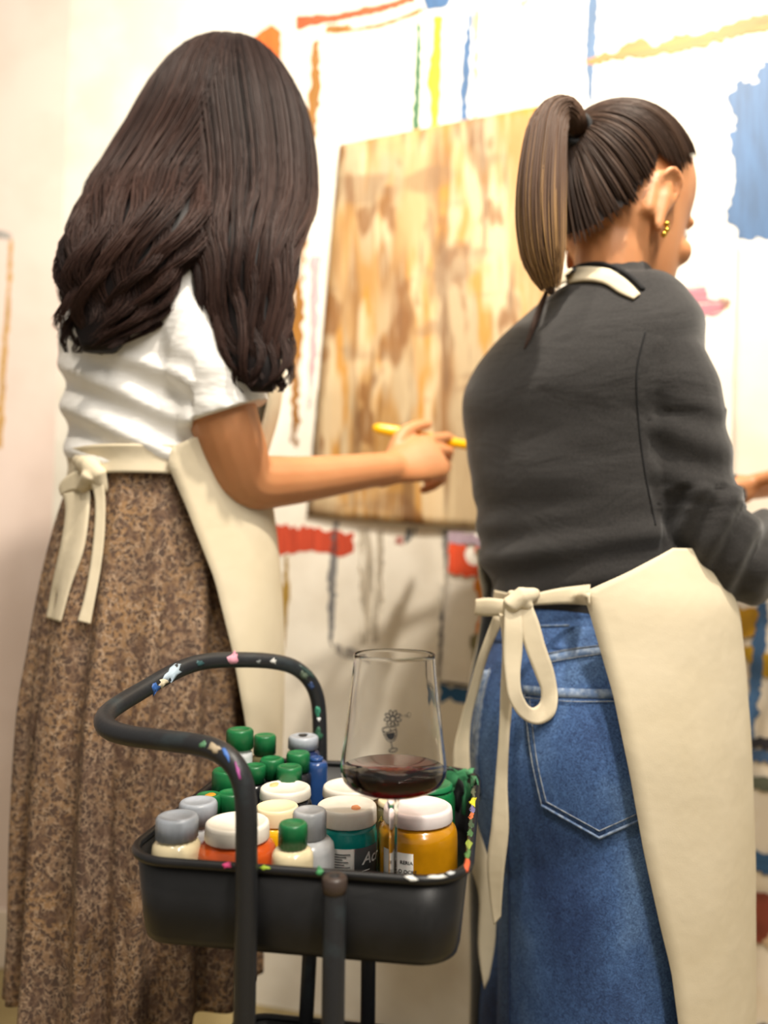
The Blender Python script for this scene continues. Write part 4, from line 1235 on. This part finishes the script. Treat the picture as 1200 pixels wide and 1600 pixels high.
cloth([(812, 926, 806, 946, .962), (790, 926, 790, 944, 1.0), (772, 922, 770, 938, 1.04)], 'waist_tie', off=0.008)
cloth([(806, 936, 800, 956, .955), (785, 936, 782, 962, .965), (762, 934, 760, 963, .985), (743, 936, 741, 961, 1.005)], 'bow_loop', off=0.010, bulge=0.003)
kb = MB()
kb.tube([P(836, 928, .955), P(815, 932, .944), P(798, 944, .944), P(792, 958, .955)], [.008, .012, .011, .007], 14, flat=0.75)
kb.tube([P(798, 928, .955), P(812, 936, .942), P(826, 948, .948)], [.006, .009, .007], 12, flat=0.8)
remesh(kb, 'knot', LINEN, 0.0018, 3, apron2, disp=folds(60, 0.0012))
cloth([(789, 946, 814, 944, .945), (788, 980, 817, 985, .940), (787, 1020, 816, 1020, .940), (790, 1060, 813, 1052, .938), (796, 1094, 815, 1080, .938), (814, 1121, 824, 1100, .942), (840, 1132, 834, 1106, .948),
       (864, 1119, 844, 1097, .950), (871, 1090, 845, 1078, .948), (866, 1050, 838, 1058, .946), (852, 1008, 824, 1022, .944), (842, 972, 812, 985, .944), (830, 942, 806, 950, .945)], 'bow_loop', 70, 7, 0.010)
cloth([(780, 958, 800, 962, .960), (785, 1010, 792, 1012, .958), (782, 1080, 800, 1095, .958), (780, 1140, 796, 1150, .960), (774, 1220, 793, 1225, .965), (768, 1290, 795, 1295, .968), (761, 1350, 788, 1360, .975), (766, 1410, 784, 1410, .985), (772, 1446, 783, 1432, .99)], 'tie_tail', 48, 6, 0.006)
cloth([(772, 960, 788, 968, .985), (750, 1020, 766, 1016, .995), (733, 1080, 748, 1076, 1.015), (718, 1130, 736, 1130, 1.03), (708, 1180, 734, 1186, 1.035), (712, 1260, 742, 1270, 1.04), (730, 1340, 764, 1345, 1.045), (748, 1400, 774, 1410, 1.05), (747, 1480, 774, 1470, 1.06), (757, 1546, 764, 1530, 1.07)], 'side_panel_edge', 50, 7, 0.004)

# hair of the woman in jeans: combed back into a ponytail
HAIR2 = hair_mat('brown_hair', (28, 20, 18), (88, 66, 52), (168, 132, 88))
h2 = Hair(); rnd = random.Random(21)
TIE = Vector((-0.83, 0.0, 0.50)).normalized()
def hp2(d, lift): return H2.w(*(d * (H2.radius(d) + lift)))
def hairline(phi):
    """root direction for an angle round the tie axis"""
    return None
roots = []
tries = 0
while len(roots) < 2800 and tries < 60000:
    tries += 1
    d = Vector((rnd.gauss(0, 1), rnd.gauss(0, 1), rnd.gauss(0, 1))).normalized()
    x, y, z = d * H2.radius(d)
    ay = abs(y)
    if x > 0.094 - max(0, (0.046 - z)) * 0.6: continue                 # forehead and temples
    if z < -0.004 and x > -0.034: continue                               # below and in front of the ears
    if z < -0.088 + max(0, x + 0.07) * 1.5 + 0.010 * noise.noise(Vector((y * 60, 0, 0))): continue                    # nape
    if -0.026 < x < 0.016 and ay > 0.052 and z < 0.028: continue        # ear
    roots.append(d)
cap = MB()
hd = MB(); hd.ring_loft(H2.rings(HAIRP, 70, 100, 0.004))
for face in hd.f: cap.f.append(face)
cap.v = hd.v
keep_f = []
for face in cap.f:
    c = sum((cap.v[i] for i in face), Vector()) / len(face)
    l = (c - H2.c) / H2.k; x, y, z = l.dot(H2.f), l.dot(H2.r), l.dot(H2.u)
    if x > 0.090 - max(0, (0.052 - z)) * 0.6: continue
    if z < 0.010 and x > -0.040: continue
    if z < -0.068 + max(0, x + 0.07) * 1.5 + 0.0 * noise.noise(Vector((y * 60, 0, 0))): continue
    if -0.032 < x < 0.020 and abs(y) > 0.050 and z < 0.036: continue
    keep_f.append(face)
cap.f = keep_f
h2.solid(cap, 0.08)
for d in roots:
    lift0 = rnd.uniform(0.004, 0.008)
    pts = []
    tn = 0.15 + 0.5 * rnd.random() * (0.4 + 0.6 * noise.noise(d * 5 + Vector((3, 0, 0))) + 0.4)
    ang = d.angle(TIE)
    for i in range(14):
        s = i / 13 * 0.97
        e = d.slerp(TIE, s) if ang > 0.02 else TIE
        pts.append(hp2(e, lift0 + 0.007 * math.sin(PI * min(1, s)) * 0.6 + 0.006 * s))
    h2.strand(pts, 0.0009, max(0, min(0.72, tn)))
tiep = hp2(TIE, 0.010)
# ponytail
pt_path = [(904, 203, .985, 13), (893, 186, .980, 22), (874, 181, .975, 30), (856, 205, .968, 40), (849, 255, .962, 46), (845, 310, .958, 49), (845, 355, .956, 48), (848, 395, .955, 42), (853, 425, .955, 30), (860, 452, .955, 12)]
pp = cr(pt_path, 40)
pc = [P(a, b, c) for a, b, c, _ in pp]; pr = [w_ / F * c for a, b, c, w_ in pp]
pc[0] = pc[0].lerp(tiep, 0.5)
core = MB().tube(pc, [r_ * 0.82 for r_ in pr], 18, flat=0.7, up=(1, 0, 0))
h2.solid(core, 0.35)
fr_ = []
nrm = Vector((1, 0, 0))
for i in range(40):
    t = (pc[min(i + 1, 39)] - pc[max(i - 1, 0)]).normalized()
    nrm = (nrm - t * nrm.dot(t)).normalized(); fr_.append((nrm.copy(), t.cross(nrm)))
for _ in range(1300):
    a = rnd.uniform(0, 2 * PI); q = rnd.uniform(0.75, 1.03); end = rnd.uniform(0.78, 1.02)
    ph = rnd.uniform(0, 6.28); tn = rnd.uniform(0.15, 0.55)
    pts = []
    for i in range(24):
        x = min(38.99, i / 23 * end * 39); j = min(int(x), 38); f = x - j
        c = pc[j].lerp(pc[j + 1], f); r_ = pr[j] + (pr[j + 1] - pr[j]) * f
        n1, n2 = fr_[j]
        v = i / 23
        p = c + n1 * (r_ * q * math.cos(a)) + n2 * (r_ * q * 0.72 * math.sin(a))
        p += Vector((0.008 * v ** 3 * math.sin(2 * v + ph) + 0.003 * v * math.sin(5 * v + ph), 0.002 * v * math.cos(4 * v + ph), 0))
        pts.append(p)
    h2.strand(pts, 0.0012, lambda v, tn=tn: min(1.0, tn + 0.58 * v))
hair2 = h2.build('hair', HAIR2, W2)
tb_ = MB()
ax = (pc[2] - pc[0]).normalized(); s1 = ax.orthogonal().normalized(); s2 = ax.cross(s1)
cc = pc[0].lerp(pc[1], 0.6)
tb_.tube([cc + s1 * (.017 * math.cos(2 * PI * k / 20)) + s2 * (.017 * math.sin(2 * PI * k / 20)) for k in range(21)], 0.005, 10, cap=False)
tb_.build('hair_tie', plain('black_elastic', (18, 18, 20), 0.7), hair2)
er = MB()
ec = H2.w(0.002, 0.081, -0.050)
for i, (dx, dz) in enumerate(((0, 0.008), (0.002, 0), (-0.001, -0.008))):
    er.ball(ec + H2.f * dx + H2.u * dz, 0.0042, 10)
er.build('earring', GOLD, W2)
# child: loose wisps are part of the hair

# ================================================================== woman in white T-shirt and leopard skirt
p1 = P(215, 1400, 1.17)
W1 = empty('person', (p1.x, p1.y, 0), 'woman with long dark wavy hair in white T-shirt and leopard-print skirt, holding a brush', 'person')
H1 = Head(P(372, 238, 1.15), 80, 22, scale=0.92)
torso1 = [(790, 118, 390, 1.17, 76, .80), (745, 126, 386, 1.17, 76, .80), (715, 120, 390, 1.17, 76, .82), (690, 117, 398, 1.17, 76, .84), (640, 110, 412, 1.17, 76, .86), (580, 104, 420, 1.17, 76, .86), (530, 108, 424, 1.17, 76, .82), (480, 128, 420, 1.165, 76, .74), (440, 170, 412, 1.16, 76, .66), (400, 232, 404, 1.155, 76, .62), (370, 280, 400, 1.15, 76, .75)]
body = MB()
body.ring_loft(rows_rings([(a, b + 16, c - 16, d, t, q) for a, b, c, d, t, q in torso1], 30, 40))
arm(body, [(330, 420, 1.155, .055), (345, 370, 1.15, .050), (362, 310, 1.15, .050)])
H1.add(body)
arm1 = [(300, 478, 1.055, .055), (318, 540, 1.04, .050), (345, 640, 1.045, .0485), (366, 705, 1.06, .046), (385, 750, 1.085, .042), (440, 752, 1.13, .038), (500, 746, 1.185, .034), (560, 738, 1.235, .030), (614, 731, 1.285, .0275)]
arm(body, arm1, 40)
wr = P(612, 731, 1.283)
xd = P(704, 703, 1.335) - wr
hand(body, wr, xd, (-0.35, -0.90, 0.12), 1, 1.12, curls=((12, 30, 25), (28, 48, 35), (48, 62, 40), (62, 66, 40)), thumb=((.7, .65, .2), (.95, .25, .0), (.98, .0, -.15)))
arm(body, [(310, 490, 1.28, .045), (310, 600, 1.32, .042), (315, 690, 1.335, .038), (335, 750, 1.34, .03)])
hand(body, P(337, 756, 1.342), P(352, 830, 1.33) - P(335, 750, 1.34), (0.2, 0.9, 0.2), -1)
for hx, hy in ((-.34, 1.13), (-.33, 1.25)):
    body.tube([(hx, hy, 1.0), (hx, hy, .80), (hx, hy, .48), (hx - .01, hy, .28), (hx - .015, hy, .07)], [.085, .080, .056, .052, .036], 16)
    an = Vector((hx - .015, hy, .035)); f1_ = Vector((math.sin(R(76)), math.cos(R(76)), 0))
    body.tube([an - f1_ * .04, an + f1_ * .06 - Vector((0, 0, .008)), an + f1_ * .15 - Vector((0, 0, .014))], [.033, .034, .022], 14)
b1 = remesh(body, 'body', SKIN, 0.0034, 3, W1)
H1.extras(W1)

# T-shirt
tb1 = MB()
tb1.ring_loft(rows_rings(torso1[1:], 40, 56, inflate=0.002))
sl = cr([(300, 478, 1.06, .068), (312, 520, 1.045, .066), (328, 570, 1.04, .064), (345, 620, 1.043, .063), (354, 648, 1.046, .064)], 18)
tb1.tube([P(a, b, c) for a, b, c, _ in sl], [r_ for *_, r_ in sl], 24, cap=False)
arm(tb1, [(310, 490, 1.27, .060), (330, 580, 1.31, .056)], 10)
arm(tb1, [(320, 420, 1.155, .085), (338, 385, 1.15, .062)], 8, 24)
fa, fb_ = folds(8, 0.008, (0.5, 0.5, 1.8), 2), folds(20, 0.003, (0.6, 0.6, 1.6), 7)
def teef(co, n):
    px, py = px_of(co)
    k = 0.5 + 0.7 * max(0, min(1, (py - 560) / 120.0))
    w = 0.0
    if px < 300 and 540 < py < 740:
        w = 0.0055 * math.sin((py - 560) * 0.10 - (px - 110) * 0.045) * min(1, (py - 540) / 40)
    return k * (fa(co, n) + fb_(co, n)) + w
tee = remesh(tb1, 't_shirt', TEE, 0.0045, 4, W1, disp=teef)
# sleeve hem
sh = P(354, 650, 1.046)
# skirt, pleated
sk = [(728, 128, 384, 1.17, 76, .84), (760, 120, 388, 1.17, 76, .88), (820, 104, 394, 1.17, 76, .95), (900, 88, 397, 1.17, 76, 1.0), (1000, 74, 396, 1.17, 76, 1.0), (1100, 62, 392, 1.17, 76, 1.0), (1250, 56, 388, 1.17, 76, 1.0), (1400, 54, 386, 1.17, 76, .98), (1512, 50, 386, 1.17, 76, .97)]
def pleat(v, t):
    return (0.085 * math.sin(15 * t + 1.2 * math.sin(3 * t) + 2.0 * v) + 0.03 * math.sin(29 * t + 2 * math.sin(5 * t))) * min(1, v * 1.15) ** 1.2
skirt = MB().ring_loft(rows_rings(sk, 60, 260, inflate=0.002, mod=pleat), False, False).build('skirt', LEO, W1, solid=0.0015)
# apron
apron1 = empty('apron', (p1.x, p1.y, 1.0)); attach(apron1, W1)
ap1 = [(706, 118, 398, 1.17, 76, .86), (745, 122, 404, 1.17, 76, .90), (800, 112, 414, 1.17, 76, .98), (900, 92, 424, 1.17, 76, 1.02), (1000, 78, 428, 1.17, 76, 1.02), (1100, 66, 426, 1.17, 76, 1.02), (1200, 54, 422, 1.17, 76, 1.02), (1330, 40, 420, 1.17, 76, 1.02)]
ed1 = [(706, 302), (722, 268), (745, 262), (800, 290), (900, 335), (1000, 363), (1100, 383), (1200, 393), (1330, 398)]
ap1m = lambda v, t: 0.008 * math.sin(7 * t + 2 * v) + 0.012 * v * math.sin(11 * t)
m1 = MB().grid(panel_rows(ap1, 44, lambda y: lerp_tab(ed1, y), 175, 36, inflate=0.012, mod=ap1m)).build('skirt_panel', LINEN, apron1, solid=0.0016, facing=True)
MB().grid(panel_rows([(a, b, c + 8, d, t, q) for a, b, c, d, t, q in torso1[2:8]], 24, 55, 125, 18, inflate=0.016)).build('bib', LINEN, apron1, solid=0.0016, facing=True)
band1 = [(718, 122, 392, 1.17, 76, .84), (736, 126, 392, 1.17, 76, .86), (756, 124, 396, 1.17, 76, .88)]
MB().ring_loft(rows_rings(band1, 8, 90, inflate=0.009), False, False).build('waist_tie', LINEN, apron1, solid=0.002)
hb1 = bvh_of(tee, skirt)
def cloth1(edges, name, n=26, across=6, bulge=0.0, off=0.006):
    return cloth(edges, name, n, across, off, 0.0018, bulge, hb1, apron1)
kb = MB()
kd = cast(hb1, 150, 748)[0].y - 0.012
kb.tube([P(120, 720, kd + .03), P(138, 728, kd + .004), P(154, 744, kd), P(160, 764, kd + .006)], [.008, .014, .013, .008], 14, flat=0.8)
kb.tube([P(150, 722, kd + .006), P(140, 745, kd - .002), P(128, 762, kd + .012)], [.008, .012, .008], 12, flat=0.8)
remesh(kb, 'knot', LINEN, 0.002, 3, apron1, disp=folds(55, 0.0015))
cloth1([(150, 736, 152, 764, kd), (125, 734, 130, 766, kd + .012), (104, 744, 108, 768, kd + .022), (92, 760, 95, 774, kd + .03), (98, 776, 100, 766, kd + .036), (118, 772, 122, 750, kd + .03), (146, 758, 148, 742, kd + .02)], 'bow_loop', 36)
cloth1([(98, 772, 140, 762, kd + .02), (102, 800, 138, 806, kd + .02), (95, 850, 130, 860, kd + .02), (82, 910, 110, 915, kd + .03), (72, 965, 94, 972, kd + .04)], 'tie_tail', 40, 7)
cloth1([(138, 746, 160, 746, kd - .004), (148, 780, 164, 780, kd), (147, 830, 163, 832, kd), (140, 890, 156, 892, kd - .002), (130, 940, 147, 942, kd - .005), (121, 970, 141, 975, kd - .008)], 'tie_tail', 40, 6)

# long wavy hair
HAIR1 = hair_mat('dark_brown_hair', (15, 11, 13), (66, 45, 38))
h1 = Hair(); rnd = random.Random(5)
back_l = [(72, 338, 388, 1.15, 1), (84, 304, 412, 1.15, 1), (112, 266, 442, 1.15, .95), (165, 228, 470, 1.15, .95), (220, 198, 480, 1.15, .88), (270, 162, 450, 1.14, .80), (310, 134, 405, 1.10, .72), (350, 116, 385, 1.035, .66), (395, 103, 335, 1.0, .58), (440, 95, 292, .985, .52), (480, 96, 256, .985, .5), (518, 106, 222, .985, .5), (550, 124, 188, .985, .5)]
front_l = [(72, 338, 388, 1.15, 1), (84, 316, 422, 1.145, 1), (112, 292, 450, 1.14, 1), (165, 272, 480, 1.13, .95), (220, 272, 494, 1.12, .92), (280, 280, 499, 1.105, .88), (330, 282, 496, 1.07, .80), (365, 282, 478, 1.035, .72), (400, 286, 464, 1.01, .62), (450, 298, 457, 1.0, .5), (500, 318, 453, 1.0, .45), (550, 345, 450, .992, .45), (590, 368, 446, .99, .45), (612, 388, 430, .99, .45)]
lobe(h1, back_l, 3200, rnd, clumps=34, wave=0.022, waves=3.6, curl_from=0.38, core=0.80, r=0.00075, spread=0.16)
lobe(h1, front_l, 3200, rnd, clumps=32, wave=0.016, waves=3.2, curl_from=0.42, core=0.80, r=0.00075, spread=0.14)
h1.build('hair', HAIR1, W1)

# paintbrush in her hand
a_, b_ = P(588, 669, 1.345), P(738, 697, 1.375)
ax = (b_ - a_).normalized(); L_ = (b_ - a_).length
brush = empty('paintbrush', tuple(a_), 'flat paintbrush with a yellow handle, gripped in the hand before the brown canvas', 'paintbrush')
YH = plain('yellow_lacquer', (250, 190, 8), 0.3)
MB().tube([a_ + ax * L_ * t for t in (0, .03, .2, .5, .8, 1.0)], [.0075, .0095, .0105, .0095, .0085, .0085], 14, flat=0.6).build('brush_handle', YH, brush)
MB().tube([b_, b_ + ax * .03], [.009, .010], 12, flat=0.5, cap=False).build('ferrule', plain('steel', (180, 180, 182), 0.3, Metallic=1.0), brush)
MB().tube([b_ + ax * .03, b_ + ax * .045, b_ + ax * .068], [.010, .011, .008], 12, flat=0.4).build('bristles', plain('bristle', (120, 84, 40), 0.8, (90, 60, 30), 200), brush)
